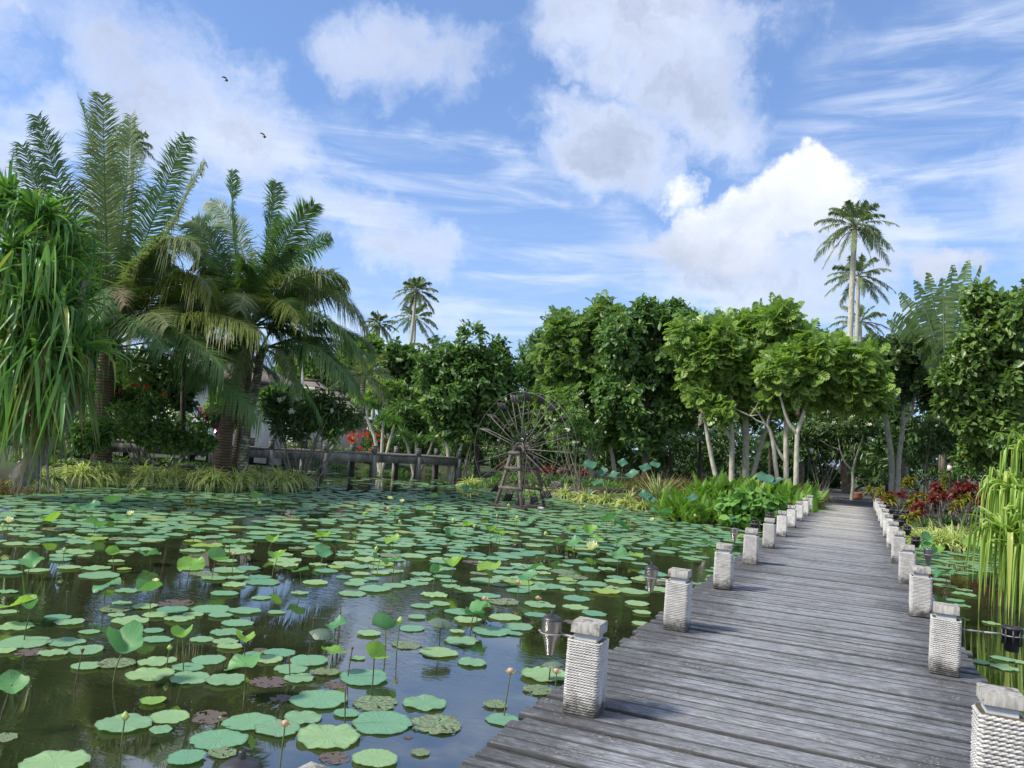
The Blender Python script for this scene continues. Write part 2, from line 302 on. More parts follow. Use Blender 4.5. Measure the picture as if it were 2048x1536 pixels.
def mat_planks():
    m, N = newmat('weathered_planks'); ob = N.n('ShaderNodeTexCoord').outputs['Object']
    r = attr(N, 'rnd')
    off = N.n('ShaderNodeCombineXYZ'); N.L(N.m('MULTIPLY', r, 37.0), off.inputs[0]); N.L(N.m('MULTIPLY', r, 11.0), off.inputs[2])
    v = N.vm('ADD', ob, off.outputs[0])
    mp = N.n('ShaderNodeMapping'); N.L(v, mp.inputs[0]); mp.inputs['Scale'].default_value = (3.0, 34, 34)
    grain = N.noise(mp.outputs[0], 3.2, 9, .72, .35)
    mp2 = N.n('ShaderNodeMapping'); N.L(v, mp2.inputs[0]); mp2.inputs['Scale'].default_value = (5, 60, 60)
    fine = N.noise(mp2.outputs[0], 3, 6, .7)
    big = N.noise(ob, 1.1, 5, .6); mid = N.noise(ob, 5.5, 6, .65, .4); spk = N.noise(ob, 60, 3, .6)
    base = N.ramp(N.m('ADD', N.m('MULTIPLY', grain, .65), N.m('MULTIPLY', fine, .35)), [(.37, (.02, .02, .02)), (.44, (.14, .143, .155)), (.54, (.36, .37, .40)), (.66, (.66, .665, .68))])
    base = N.mix(N.m('MULTIPLY', N.ramp(r, [(.2, 0), (1, 1)]), .5), base, (.13, .125, .125, 1))
    # black mould, thicker towards the rope posts at both edges
    sx = N.n('ShaderNodeSeparateXYZ'); N.L(ob, sx.inputs[0])
    ax = N.m('ABSOLUTE', sx.outputs[0]); ed = N.sstep(ax, .45, 1.25)
    mold = N.sstep(N.m('ADD', N.m('ADD', N.m('MULTIPLY', big, .55), N.m('MULTIPLY', mid, .55)), N.m('MULTIPLY', ed, .22)), .50, .78)
    base = N.mix(N.m('MULTIPLY', mold, .78), base, (.035, .034, .036, 1))
    # sunlit far stretch of deck, put into the plank colour as a pale centre
    cen = N.m('MULTIPLY', N.sstep(ax, 1.0, .25), N.sstep(sx.outputs[1], 14, 24))
    base = N.mix(N.m('MULTIPLY', cen, .6), base, (.55, .52, .47, 1))
    lich = N.sstep(N.m('ADD', N.m('MULTIPLY', spk, .5), N.m('MULTIPLY', mid, .5)), .565, .63)
    base = N.mix(N.m('MULTIPLY', lich, .55), base, (.48, .47, .42, 1))
    mp3 = N.n('ShaderNodeMapping'); N.L(v, mp3.inputs[0]); mp3.inputs['Scale'].default_value = (2.2, 95, 40)
    crk = N.noise(mp3.outputs[0], 2.2, 5, .6)
    base = N.mix(N.m('MULTIPLY', N.sstep(crk, .56, .64), .75), base, (.03, .03, .03, 1))
    base = N.mix(N.m('MULTIPLY', N.sstep(crk, .40, .33), .35), base, (.62, .62, .61, 1))
    eg = N.sstep(N.m('ADD', attr(N, 'edge'), N.m('MULTIPLY', N.m('SUBTRACT', grain, .5), 2.4)), .35, .95)
    base = N.mix(N.m('MULTIPLY', eg, .75), base, (.018, .017, .016, 1))
    N.inp(N.p.inputs['Base Color'], base)
    N.inp(N.p.inputs['Roughness'], N.ramp(mid, [(.3, .42), (.7, .75)]))
    N.p.inputs['Specular IOR Level'].default_value = .5
    bump(N, N.m('ADD', N.m('ADD', grain, N.m('MULTIPLY', fine, .5)), N.m('MULTIPLY', spk, .12)), 1.0, .012); return m
M['planks'] = mat_planks()
def mat_rope():
    m, N = newmat('rope'); ob = N.n('ShaderNodeTexCoord').outputs['Object']; oi = N.n('ShaderNodeObjectInfo')
    sh = N.n('ShaderNodeCombineXYZ'); N.L(N.m('MULTIPLY', oi.outputs['Random'], 20), sh.inputs[0])
    v = N.vm('ADD', ob, sh.outputs[0]); sx = N.n('ShaderNodeSeparateXYZ'); N.L(ob, sx.inputs[0])
    n1 = N.noise(v, 9, 6, .7); n2 = N.noise(v, 70, 4, .6)
    c = N.ramp(N.m('ADD', N.m('MULTIPLY', n1, .6), N.m('MULTIPLY', n2, .4)), [(.35, (.36, .355, .345)), (.6, (.64, .635, .62))])
    dirt = N.sstep(N.m('ADD', sx.outputs[2], N.m('MULTIPLY', N.m('SUBTRACT', n1, .5), .38)), .16, -.01)
    c = N.mix(N.m('MULTIPLY', attr(N, 'edge'), .9), c, (.13, .12, .11, 1))
    c = N.mix(N.m('MULTIPLY', dirt, .93), c, (.025, .024, .023, 1))
    spots = N.sstep(n1, .66, .74); c = N.mix(N.m('MULTIPLY', spots, .4), c, (.10, .09, .085, 1))
    N.inp(N.p.inputs['Base Color'], c); N.p.inputs['Roughness'].default_value = .9; bump(N, n2, .4, .002); return m
M['rope'] = mat_rope()
def mat_cap():
    m, N = newmat('weathered_cap_timber'); ob = N.n('ShaderNodeTexCoord').outputs['Object']; oi = N.n('ShaderNodeObjectInfo')
    sh = N.n('ShaderNodeCombineXYZ'); N.L(N.m('MULTIPLY', oi.outputs['Random'], 9), sh.inputs[1])
    v = N.vm('ADD', ob, sh.outputs[0])
    mp = N.n('ShaderNodeMapping'); N.L(v, mp.inputs[0]); mp.inputs['Scale'].default_value = (16, 16, 3)
    n1 = N.noise(mp.outputs[0], 2.5, 6, .65); n2 = N.noise(v, 13, 5, .65)
    c = N.ramp(n1, [(.3, (.15, .145, .13)), (.6, (.37, .36, .335))])
    c = N.mix(N.m('MULTIPLY', N.sstep(n2, N and .5, .66), .85), c, (.06, .05, .04, 1))
    N.inp(N.p.inputs['Base Color'], c); N.p.inputs['Roughness'].default_value = .8; bump(N, n1, .15, .001); return m
M['cap'] = mat_cap()
M['greypaint'] = noise_mat('grey_painted_timber', (.30, .32, .34), (.42, .44, .46), 12, .6, .2, .003)
M['steel'] = noise_mat('brushed_steel', (.20, .19, .18), (.42, .41, .39), 12, .38, .05, .001, (1, 1, .2), metal=1)
M['blackmetal'] = noise_mat('black_metal', (.015, .015, .018), (.05, .05, .055), 10, .4, .1, .002)
M['bplastic'] = noise_mat('black_plastic', (.012, .012, .014), (.03, .03, .032), 10, .45, .1, .002)
M['wire'] = noise_mat('grey_wire', (.16, .16, .16), (.32, .32, .32), 10, .5, 0)
M['wheelwood'] = noise_mat('old_grey_timber', (.05, .043, .038), (.20, .18, .16), 5, .9, .6, .01, (3, 3, 3))
M['wheeldark'] = noise_mat('dark_wet_timber', (.022, .018, .016), (.075, .062, .052), 5, .85, .5, .01, (3, 3, 3))
M['concrete'] = noise_mat('stained_concrete', (.030, .029, .027), (.13, .13, .12), 3.0, .9, .5, .01, (1, 1, .35), cc=(.26, .26, .245))
M['bridgedeck'] = noise_mat('grey_bridge_planks', (.06, .055, .05), (.17, .165, .16), 6, .85, .5, .01)
M['wall'] = noise_mat('white_render', (.60, .61, .60), (.72, .73, .72), 2, .8, .1, .004)
M['thatch'] = noise_mat('thatch', (.09, .075, .06), (.27, .24, .20), 5, .95, .8, .03, (6, 6, 1.2))
M['fascia'] = noise_mat('dark_fascia', (.03, .028, .026), (.06, .055, .05), 6, .7, .2, .005)
M['terracotta'] = noise_mat('terracotta', (.26, .10, .055), (.45, .20, .12), 6, .85, .3, .006)
M['asphalt'] = noise_mat('asphalt', (.045, .046, .05), (.075, .076, .08), 40, .85, .5, .004)
M['kerb'] = noise_mat('kerb_stone', (.22, .21, .19), (.38, .37, .34), 5, .9, .4, .006)
M['brown_feather'] = noise_mat('brown_feather', (.07, .035, .02), (.18, .09, .05), 9, .8, .2, .005)
M['stemgreen'] = noise_mat('green_stem', (.05, .08, .025), (.13, .17, .05), 12, .6, .2, .002)
M['stemdark'] = noise_mat('brown_stem', (.04, .035, .02), (.11, .09, .05), 12, .6, .2, .002)
M['bud'] = leaf_mat('lotus_bud', (.40, .52, .18), (.62, .70, .32), None, .3, .5)
M['peach'] = leaf_mat('faded_lotus_petal', (.50, .33, .24), (.72, .55, .42), None, .3, .6)
M['pod'] = leaf_mat('brown_seed_pod', (.10, .05, .03), (.22, .12, .07), None, .1, .7)
M['cream'] = leaf_mat('cream_petal', (.75, .74, .52), (.85, .84, .68), None, .35, .6)
M['plaster'] = noise_mat('cream_plaster', (.55, .50, .42), (.68, .63, .55), 4, .8, .2, .004)
M['glass'] = noise_mat('window_glass', (.10, .16, .20), (.16, .24, .30), 1, .12, 0)
def mat_pad(name, ca, cb, cedge=(.05, .06, .03), vein=.25, brown=.0, trans=.15):
    m, N = newmat(name); ob = N.n('ShaderNodeTexCoord').outputs['Object']; oi = N.n('ShaderNodeObjectInfo')
    rr = oi.outputs['Random']
    c = N.mix(rr, ca+(1,), cb+(1,))
    sx = N.n('ShaderNodeSeparateXYZ'); N.L(ob, sx.inputs[0])
    ang = N.m('ARCTAN2', sx.outputs[1], sx.outputs[0])
    sh = N.n('ShaderNodeCombineXYZ'); N.L(N.m('MULTIPLY', rr, 30), sh.inputs[0]); v = N.vm('ADD', ob, sh.outputs[0])
    nz = N.noise(v, 6, 5, .6); nf = N.noise(v, 38, 4, .6)
    vn = N.m('SINE', N.m('ADD', N.m('MULTIPLY', ang, 21), N.m('MULTIPLY', nz, 1.5)))
    e = attr(N, 'edge')
    v01 = N.m('MULTIPLY', N.sstep(vn, .80, 1.0), vein)
    c = N.mix(v01, c, (ca[0]*1.9, ca[1]*1.5, ca[2]*1.5, 1))
    c = N.mix(N.m('MULTIPLY', N.sstep(nz, .45, .75), .35), c, (ca[0]*.5, ca[1]*.6, ca[2]*.6, 1))
    c = N.mix(N.m('MULTIPLY', N.sstep(nf, .62, .70), .5), c, (.05, .05, .03, 1))
    if brown: c = N.mix(N.m('MULTIPLY', N.sstep(N.m('ADD', nz, N.m('MULTIPLY', nf, .5)), .72-brown*.1, .85), .9), c, (.14, .10, .06, 1))
    c = N.mix(N.m('MULTIPLY', N.sstep(N.m('ADD', e, N.m('MULTIPLY', N.m('SUBTRACT', nf, .5), .5)), .93, 1.02), .8), c, cedge+(1,))
    N.inp(N.p.inputs['Base Color'], c); N.p.inputs['Roughness'].default_value = .42; N.p.inputs['Specular IOR Level'].default_value = .4
    bump(N, N.m('ADD', N.m('MULTIPLY', vn, .4), nf), .35, .004)
    tr = N.n('ShaderNodeBsdfTranslucent'); N.L(N.mix(1.0, c, (1.5, 1.5, .6, 1), 'MULTIPLY'), tr.inputs[0])
    mx = N.n('ShaderNodeMixShader'); mx.inputs[0].default_value = trans; N.L(N.p.outputs[0], mx.inputs[1]); N.L(tr.outputs[0], mx.inputs[2]); N.L(mx.outputs[0], N.out.inputs[0])
    return m
M['pad'] = mat_pad('lotus_pad', (.16, .31, .18), (.28, .42, .19))
M['pad_blue'] = mat_pad('lotus_pad_bluegreen', (.13, .29, .185), (.18, .35, .20))
M['pad_lime'] = mat_pad('lotus_pad_yellowgreen', (.19, .34, .08), (.28, .38, .10))
M['pad_old'] = mat_pad('lotus_pad_tattered', (.17, .33, .17), (.20, .33, .18), brown=1)
M['pad_brown'] = mat_pad('lotus_pad_decayed', (.09, .075, .09), (.12, .10, .11), brown=.5)
M['cup'] = mat_pad('raised_lotus_leaf', (.07, .22, .11), (.12, .28, .10), vein=.5, trans=.3)
M['cup_lime'] = mat_pad('raised_lotus_leaf_lime', (.16, .34, .07), (.23, .38, .08), vein=.5, trans=.4)
M['cup_grey'] = mat_pad('drooping_lotus_leaf_grey', (.10, .15, .11), (.12, .17, .12), vein=.5, trans=.2)
def mat_water():
    m, N = newmat('pond_water'); ob = N.n('ShaderNodeTexCoord').outputs['Object']
    mp = N.n('ShaderNodeMapping'); N.L(ob, mp.inputs[0]); mp.inputs['Rotation'].default_value = (0, 0, -YAW)
    mp.inputs['Scale'].default_value = (1, 2.2, 1)
    n1 = N.noise(mp.outputs[0], 7, 3, .55, .6); n2 = N.noise(mp.outputs[0], .8, 3, .5); n3 = N.noise(ob, .35, 3)
    N.inp(N.p.inputs['Base Color'], N.ramp(n2, [(.3, (.016, .019, .009)), (.7, (.030, .036, .016))]))
    N.p.inputs['Roughness'].default_value = .015; N.p.inputs['IOR'].default_value = 3.3; N.p.inputs['Specular IOR Level'].default_value = .5
    b = N.n('ShaderNodeBump'); N.L(N.m('MULTIPLY', N.sstep(n3, .42, .6), .13), b.inputs['Strength'])
    b.inputs['Distance'].default_value = .02; N.L(n1, b.inputs['Height']); N.L(b.outputs[0], N.p.inputs['Normal']); return m
M['water'] = mat_water()
def mat_ground():
    m, N = newmat('garden_ground'); ob = N.n('ShaderNodeTexCoord').outputs['Object']
    n1 = N.noise(ob, .5, 6, .6); n2 = N.noise(ob, 9, 5, .6)
    c = N.mix(N.sstep(n1, .42, .58), (.045, .038, .024, 1), (.04, .075, .02, 1)); c = N.mix(N.m('MULTIPLY', n2, .6), c, (.02, .02, .012, 1))
    N.inp(N.p.inputs['Base Color'], c); N.p.inputs['Roughness'].default_value = .95; bump(N, n2, .8, .05); return m
M['ground'] = mat_ground()
# ------------------------------------------------------------------ ground, pond, boardwalk
fh = np.array([sin(YAW), cos(YAW)]); rh = np.array([cos(YAW), -sin(YAW)])
def uv(u, v): return CAM[:2]+u*rh+v*fh
POND = [at(x, y)[:2] for x, y in [(-420, 1012), (-150, 998), (0, 988), (60, 982), (130, 974), (230, 964), (350, 966), (480, 974), (600, 972), (634, 962), (628, 950), (540, 938), (380, 925), (250, 918), (200, 908), (420, 905), (650, 941), (780, 947), (900, 951),
        (938, 962), (948, 978), (1000, 985), (1100, 992), (1200, 1006), (1330, 1022), (1400, 1046), (1500, 1056), (1580, 1058), (1800, 1088), (1860, 1080), (1950, 1092), (2060, 1100), (2400, 1130)]]
POND += [uv(30, 14), uv(30, -15), uv(-9, -15), uv(-9, 2), uv(-14, 8.5)]
POND = np.array(POND)
def sdist(X, Y):
    d = np.full(X.shape, 1e9); ins = np.zeros(X.shape, bool)
    n = len(POND)
    for i in range(n):
        a = POND[i]; b = POND[(i+1) % n]; e = b-a
        t = np.clip(((X-a[0])*e[0]+(Y-a[1])*e[1])/(e@e), 0, 1)
        d = np.minimum(d, np.hypot(X-a[0]-t*e[0], Y-a[1]-t*e[1]))
        c = (a[1] > Y) != (b[1] > Y)
        xi = a[0]+(Y-a[1])/(e[1] if abs(e[1]) > 1e-9 else 1e-9)*e[0]
        ins ^= c & (X < xi)
    return np.where(ins, -d, d)
def smooth(t): t = np.clip(t, 0, 1); return t*t*(3-2*t)
def gz(x, y):
    x = np.asarray(x, float); y = np.asarray(y, float); s = sdist(x, y)
    z = np.where(s < 0, -.56-.55*smooth(-s/1.0), -.56+.46*smooth(s/2.2))
    return z
def ground_z(x, y): return float(gz(np.array([x]), np.array([y]))[0])
def build_ground():
    c = np.concatenate([-np.geomspace(1600, 62, 14), np.arange(-60, 60.1, .6), np.geomspace(62, 1600, 14)])
    d = np.concatenate([-np.geomspace(800, 22, 10), np.arange(-20, 90.1, .6), np.geomspace(92, 1800, 14)])
    U, V = np.meshgrid(c, d, indexing='ij'); X = CAM[0]+U*rh[0]+V*fh[0]; Y = CAM[1]+U*rh[1]+V*fh[1]
    Z = gz(X, Y); Z += np.where(sdist(X, Y) > .4, .03*np.sin(X*1.7+np.sin(Y*1.1))*np.sin(Y*1.9), 0)-.01
    path = (Y > 33)&(Y < 60)&(X > -5)&(X < 16); Z = np.where(path, np.minimum(Z, -.09), Z)
    m, n = U.shape; i, j = np.meshgrid(np.arange(m-1), np.arange(n-1), indexing='ij')
    b = MB(); b.add(np.stack([X, Y, Z], -1).reshape(-1, 3), np.stack([i*n+j, (i+1)*n+j, (i+1)*n+j+1, i*n+j+1], -1).reshape(-1, 4))
    tagp(b.build('ground', M['ground'], smooth=True), kind='structure')
    w = MB(); w.add([tuple(uv(-40, -18))+(WZ,), tuple(uv(36, -18))+(WZ,), tuple(uv(36, 52))+(WZ,), tuple(uv(-40, 52))+(WZ,)], [(0, 1, 2, 3)])
    tagp(w.build('water', M['water']), kind='structure')
    a = MB(); pts = [(-2.2, 35.35), (2.2, 35.35), (3.2, 40), (14, 44), (14, 57), (-5, 57), (-5, 46), (-2.4, 41)]
    v = [(x, y, -.035) for x, y in pts]; a.add(v, [(0, 1, 2), (0, 2, 7), (2, 3, 7), (7, 3, 6), (6, 3, 5), (3, 4, 5)])
    tagp(a.build('path', M['asphalt']), kind='structure')
    k = MB(); k.box((4.5, 57.1, -.01), (19, .2, .16)); k.box((-5.1, 51, -.01), (.2, 11, .16)); k.bar((-2.35, 40.5, 0), (-5.0, 46, 0), .18, .14)
    tagp(k.build('kerb', M['kerb']), kind='structure')
build_ground()
S_, W_ = 2.6956, 2.1708
HW = 1.37                                       # half width of the deck
def build_deck():
    root = empty('boardwalk', (0, 0, 0), 'weathered grey plank boardwalk running from the camera across the lotus pond', 'boardwalk')
    b = MB(); y = -2.5; g = random.Random(3)
    while y < 35.3:
        w = g.choice([.10, .115, .125, .135, .15, .16]); gap = g.choice([.006, .009, .013, .018, .030, .011])
        xl = -HW+g.uniform(-.035, .035); xr = HW+g.uniform(-.035, .035); dz = g.uniform(-.010, .004); tl = g.uniform(-.004, .004)
        bow = g.uniform(-.006, .006)
        n = 9; xs = np.linspace(xl, xr, n); V = []
        h = w/2; prof = [(-h, -.04), (-h, -.011), (-h+.005, -.003), (-h+.020, .0), (h-.020, .0), (h-.005, -.003), (h, -.011), (h, -.04)]
        ww = [g.uniform(-.0025, .0025) for _ in range(n)]
        for i, x in enumerate(xs):
            bb = bow*(1-((x)/HW)**2)
            for py, pz in prof: V.append((x, y+h+py*(1+ww[i]/w)+bb, pz+dz+tl*py/h+ww[i]*.4))
        k = len(prof); F_ = [(i*k+j, (i+1)*k+j, (i+1)*k+(j+1) % k, i*k+(j+1) % k) for i in range(n-1) for j in range(k)]
        b.add(V, F_, g.random(), np.tile([1, 1, 1, 0, 0, 1, 1, 1], n))
        b.add(V[:k], [(0, 1, 2, 3), (0, 3, 4, 7), (4, 5, 6, 7)], .5, 1); b.add(V[-k:], [(3, 2, 1, 0), (7, 4, 3, 0), (7, 6, 5, 4)], .5, 1)
        y += w+gap
    b.build('planks', M['planks'], root)
    s = MB()
    for x in (-1.15, -.4, .4, 1.15): s.box((x, 16.4, -.125), (.09, 37.6, .15))
    s.build('beams', M['wheeldark'], root)
    for i in range(13):
        for sx in (-1, 1):
            p = MB(); p.tube([(sx*1.02, -1+i*S_, -1.3), (sx*1.02, -1+i*S_, -.21)], .09, 10); p.build('pile', M['wheeldark'], root)
build_deck()
def rr_path(h, r, n):
    """rounded square path, n points"""
    per = 8*(h-r)+2*pi*r; s = np.arange(n)/n*per; out = []; nn = []
    for q in s:
        side = 0; L_ = 2*(h-r); A = pi*r/2; q2 = q
        while q2 >= L_+A: q2 -= L_+A; side += 1
        if q2 < L_: p = np.array([-(h-r)+q2, -h]); nr = np.array([0, -1.0])
        else:
            a = (q2-L_)/r; c = np.array([h-r, -(h-r)]); nr = np.array([sin(a), -cos(a)]); p = c+nr*r
        c_, s_ = [(1, 0), (0, 1), (-1, 0), (0, -1)][side % 4]; Rm = np.array([[c_, -s_], [s_, c_]])
        out.append(Rm@p); nn.append(Rm@nr)
    return np.array(out), np.array(nn), per
def rope_mesh(lowres=False, rr=.0068, pitch=.0133, lay=.0185):
    b = MB(); g = np.random.default_rng(5); n = 264 if not lowres else 80; seg = 8 if not lowres else 5; z = rr+.001
    K = 0
    while z < .437:
        h = .1095-rr+g.uniform(-.0012, .0012); p, nr, per = rr_path(h, .022, n); off = g.uniform(0, 6.28)
        th = np.arange(seg)*2*pi/seg
        ns = round(per/lay)
        ph = np.arange(n)/n*ns*2*pi
        tw = np.cos(3*th[None, :]-ph[:, None]*1.0+off)
        rad = rr*(1+(.20*tw if not lowres else 0))
        wob = .0012*np.sin(np.arange(n)/n*2*pi*3+off)
        V = np.stack([p[:, 0, None]+nr[:, 0, None]*np.cos(th)*rad, p[:, 1, None]+nr[:, 1, None]*np.cos(th)*rad, z+wob[:, None]+np.sin(th)*rad], -1).reshape(-1, 3)
        i, j = np.meshgrid(np.arange(n), np.arange(seg), indexing='ij'); i2 = (i+1) % n; j2 = (j+1) % seg
        b.add(V, np.stack([i*seg+j, i2*seg+j, i2*seg+j2, i*seg+j2], -1).reshape(-1, 4), .5, (np.clip(-tw, 0, 1) if not lowres else np.zeros((n, seg))).reshape(-1))
        z += pitch; K += 1
    return b.mesh('rope_wrap', M['rope'], True)
def bevel_box(b, w, z0, z1, r=.008, ch=.006):
    p = []; nr = []
    for k in range(4):
        cx_, cy_ = [(1, -1), (1, 1), (-1, 1), (-1, -1)][k]
        for t in (0, 30, 60, 90):
            a = R(-90+k*90+t); nr.append((cos(a), sin(a))); p.append((cx_*(w/2-r)+r*cos(a), cy_*(w/2-r)+r*sin(a)))
    p = np.array(p); nr = np.array(nr); n = len(p); rows = [(0, z0), (0, z1-ch), (-ch, z1)]
    V = np.concatenate([np.c_[p+nr*o, np.full(n, z)] for o, z in rows]); i, j = np.meshgrid(np.arange(len(rows)-1), np.arange(n), indexing='ij'); j2 = (j+1) % n
    b.add(V, np.stack([i*n+j, i*n+j2, (i+1)*n+j2, (i+1)*n+j], -1).reshape(-1, 4))
    for k, sgn in ((len(rows)-1, 1), (0, -1)):
        ring = V[k*n:(k+1)*n]; c = ring.mean(0); b.add(np.vstack([[c], ring]), [(0, 1+j, 1+(j+1) % n)[::sgn] for j in range(n)])
rope_hi, rope_lo, rope_thick = rope_mesh(rr=.0078, pitch=.0150, lay=.021), rope_mesh(True, rr=.0078, pitch=.0150), rope_mesh(rr=.0118, pitch=.0225, lay=.034)
cb = MB(); bevel_box(cb, .183, .478, .542, .004, .003); cap_me = cb.mesh('cap', M['cap'])
cb = MB(); bevel_box(cb, .142, .0, .481, .003); neck_me = cb.mesh('core', M['greypaint'])
cb = MB(); bevel_box(cb, .197, .0, .434, .02); under_me = cb.mesh('core_pad', M['stemdark'])
def lamp_meshes():
    out = {}
    b = MB(); b.lathe([(0.0, -.135), (.018, -.132), (.024, -.12), (.045, -.03), (.060, .0), (.062, .004), (.062, .088), (.064, .092), (.058, .092), (.056, .02), (.0, .0)], seg=28); out['bowl'] = b.mesh('bowl', M['steel'], True)
    b = MB(); b.lathe([(.067, .090), (.068, .096), (.05, .110), (.02, .124), (.016, .125), (.0, .126)], seg=28); out['lid'] = b.mesh('lid', M['blackmetal'], True)
    b = MB(); b.lathe([(.013, .124), (.012, .144), (.009, .148), (0, .149)], seg=14); out['knob'] = b.mesh('knob', M['blackmetal'])
    b = MB(); th = np.linspace(0, 2*pi, 25); b.tube(np.c_[.068*np.cos(th), .068*np.sin(th), np.full(25, .012)], .0042, 6, cap=False)
    b.bar((.068, 0, .012), (.20, 0, .006), .008, .014); b.bar((-.068, 0, .012), (-.085, 0, .012), .01, .01); out['bracket'] = b.mesh('bracket', M['wire'])
    b = MB(); b.lathe([(0, -.11), (.05, -.11), (.066, .06), (.074, .062), (.074, .078), (.062, .078), (.060, .05), (0, .045)], seg=16)
    for k in range(8):
        a = k*pi/4; b.box((cos(a)*.066, sin(a)*.066, .0), (.012, .012, .12), a)
    out['pot'] = b.mesh('pot', M['bplastic'])
    return out
LM = lamp_meshes()
for side, sn in ((-1, 'left'), (1, 'right')):
    y0 = 4.7454 if side < 0 else 4.713
    ids = list(range(-1, 12)) if side < 0 else list(range(0, 12))
    for n_, i in enumerate(ids):
        rr_ = random.Random(i*7+side)
        nm = {0: 'nearest', 11: 'eleventh', 12: 'last'}.get(n_, ORD[n_+1])
        if side > 0: nm = 'nearest' if n_ == 0 else ('twelfth and farthest' if n_ == 11 else ORD[n_+1])
        if side < 0 and n_ == 12: nm = 'thirteenth and farthest'
        if side < 0 and n_ == 11: nm = 'twelfth'
        extra = {(-1, 1): ', seen whole', (-1, 0): ', only its cap corner showing', (1, 0): ', cap streaked with black mould', (1, 1): ', rope blackened at the foot'}.get((side, n_), '')
        x, y = side*W_/2, y0+i*S_
        p = empty('rope_post', (x, y, -.001), f'{nm} rope-wrapped post from the camera on the {sn} boardwalk edge{extra}', 'post', 'rope-wrapped posts along the boardwalk')
        p.rotation_euler = (rr_.uniform(-.012, .012), rr_.uniform(-.012, .012), rr_.uniform(-.06, .06))
        copy_inst(cap_me, 'cap', p); copy_inst(neck_me, 'post_core', p); copy_inst(under_me, 'rope_backing', p); copy_inst(rope_thick if (side > 0 and i == 0) else (rope_hi if i < 5 else rope_lo), 'rope_wrap', p)
        if side < 0 and i in (6, 8, 9): continue
        kind = 'lamp' if (side < 0 and i in (-1, 0, 1, 3)) or (side > 0 and i in (3,)) else ('pot' if i in (1, 2, 4, 5, 7) or side > 0 else 'pot')
        if side < 0 and i in (2, 10, 11): continue
        if side > 0 and i in (0, 2, 10, 11): continue
        off = .26 if i != 0 else .235
        zz = .425 if kind == 'lamp' else .40
        if side > 0 and i == 1: off, zz = .46, .36
        t = empty('torch_lamp' if kind == 'lamp' else 'plant_basket', (x+side*off, y-.02, zz), (f'steel cone torch lamp' if kind == 'lamp' else 'black slatted plastic pot')+f' bracketed to the {nm} post of the {sn} boardwalk edge', 'lamp' if kind == 'lamp' else 'pot', 'steel torch lamps beside the posts' if kind == 'lamp' else 'black pots beside the posts')
        t.rotation_euler.z = pi if side > 0 else 0
        if kind == 'lamp':
            copy_inst(LM['bowl'], 'bowl', t)
            if i != 3: l = copy_inst(LM['lid'], 'lid', t); copy_inst(LM['knob'], 'knob', l)
        else: copy_inst(LM['pot'], 'pot', t)
        br = copy_inst(LM['bracket'], 'bracket', t)
        if off > .4: br.location.x = .0; ext = MB(); ext.bar((.19, 0, .006), (off-.07, 0, .004), .008, .014); ext.build('arm', M['wire'], br)
# ------------------------------------------------------------------ vegetation builders
def poly_t(pts): return np.array(pts, float)
# templates: x = along the leaf, y = across, z = normal
T_OVAL = (poly_t([(0, 0, 0), (.32, -.23, .05), (.72, -.21, .03), (1, 0, -.10), (.72, .21, .03), (.32, .23, .05)]), np.array([(0, 1, 2, 3), (0, 3, 4, 5)]))
T_LONG = (poly_t([(0, 0, 0), (.35, -.13, .03), (.72, -.11, .0), (1, 0, -.14), (.72, .11, .0), (.35, .13, .03)]), np.array([(0, 1, 2, 3), (0, 3, 4, 5)]))
T_HEART = (poly_t([(.08, 0, 0), (-.05, -.2, .02), (.2, -.42, .05), (.6, -.33, .03), (1, 0, -.08), (.6, .33, .03), (.2, .42, .05), (-.05, .2, .02)]), np.array([(0, 1, 2, 3), (0, 3, 4, 4), (0, 4, 5, 6), (0, 6, 7, 7)]))
def fix_t(t):
    v, f = t; out = []
    return v, f
T_HEART = (poly_t([(0, 0, 0), (-.06, -.25, .02), (.35, -.44, .05), (.75, -.24, .0), (1, 0, -.08), (.75, .24, .0), (.35, .44, .05), (-.06, .25, .02), (.5, 0, 0)]), np.array([(0, 1, 2, 8), (8, 2, 3, 4), (8, 4, 5, 6), (0, 8, 6, 7)]))
def t_bread():
    V = []; Fc = []
    V += [(0, -.012, 0), (0, .012, 0), (1, .0, -.1), (.98, .01, -.1)]; Fc.append((0, 2, 3, 1))
    for k, (x, l, a) in enumerate([(.16, .30, 68), (.32, .42, 58), (.48, .44, 48), (.64, .38, 38), (.78, .28, 26), (.86, .2, 0)]):
        for s in ((-1, 1) if a else (1,)):
            ca, sa = cos(R(a)), sin(R(a))*s; w = .082 if a else .08; n = len(V)
            for (t, ww, zz) in ((0, -w*1.25, 0), (.62, -w, .03), (1, 0, -.03), (.62, w, .03)):
                V.append((x+ca*l*t-sa*ww, sa*l*t+ca*ww, zz-.10*x*x))
            V.append((x+(-sa)*w*1.25, ca*w*1.25, -.1*x*x)); Fc += [(n, n+1, n+2, n+3)]; V[-1] = V[-1]
            Fc.append((n, n+3, n+4, n+4)) if False else None
    Fc = [f for f in Fc if f]
    return poly_t(V), np.array(Fc)
T_BREAD = t_bread()
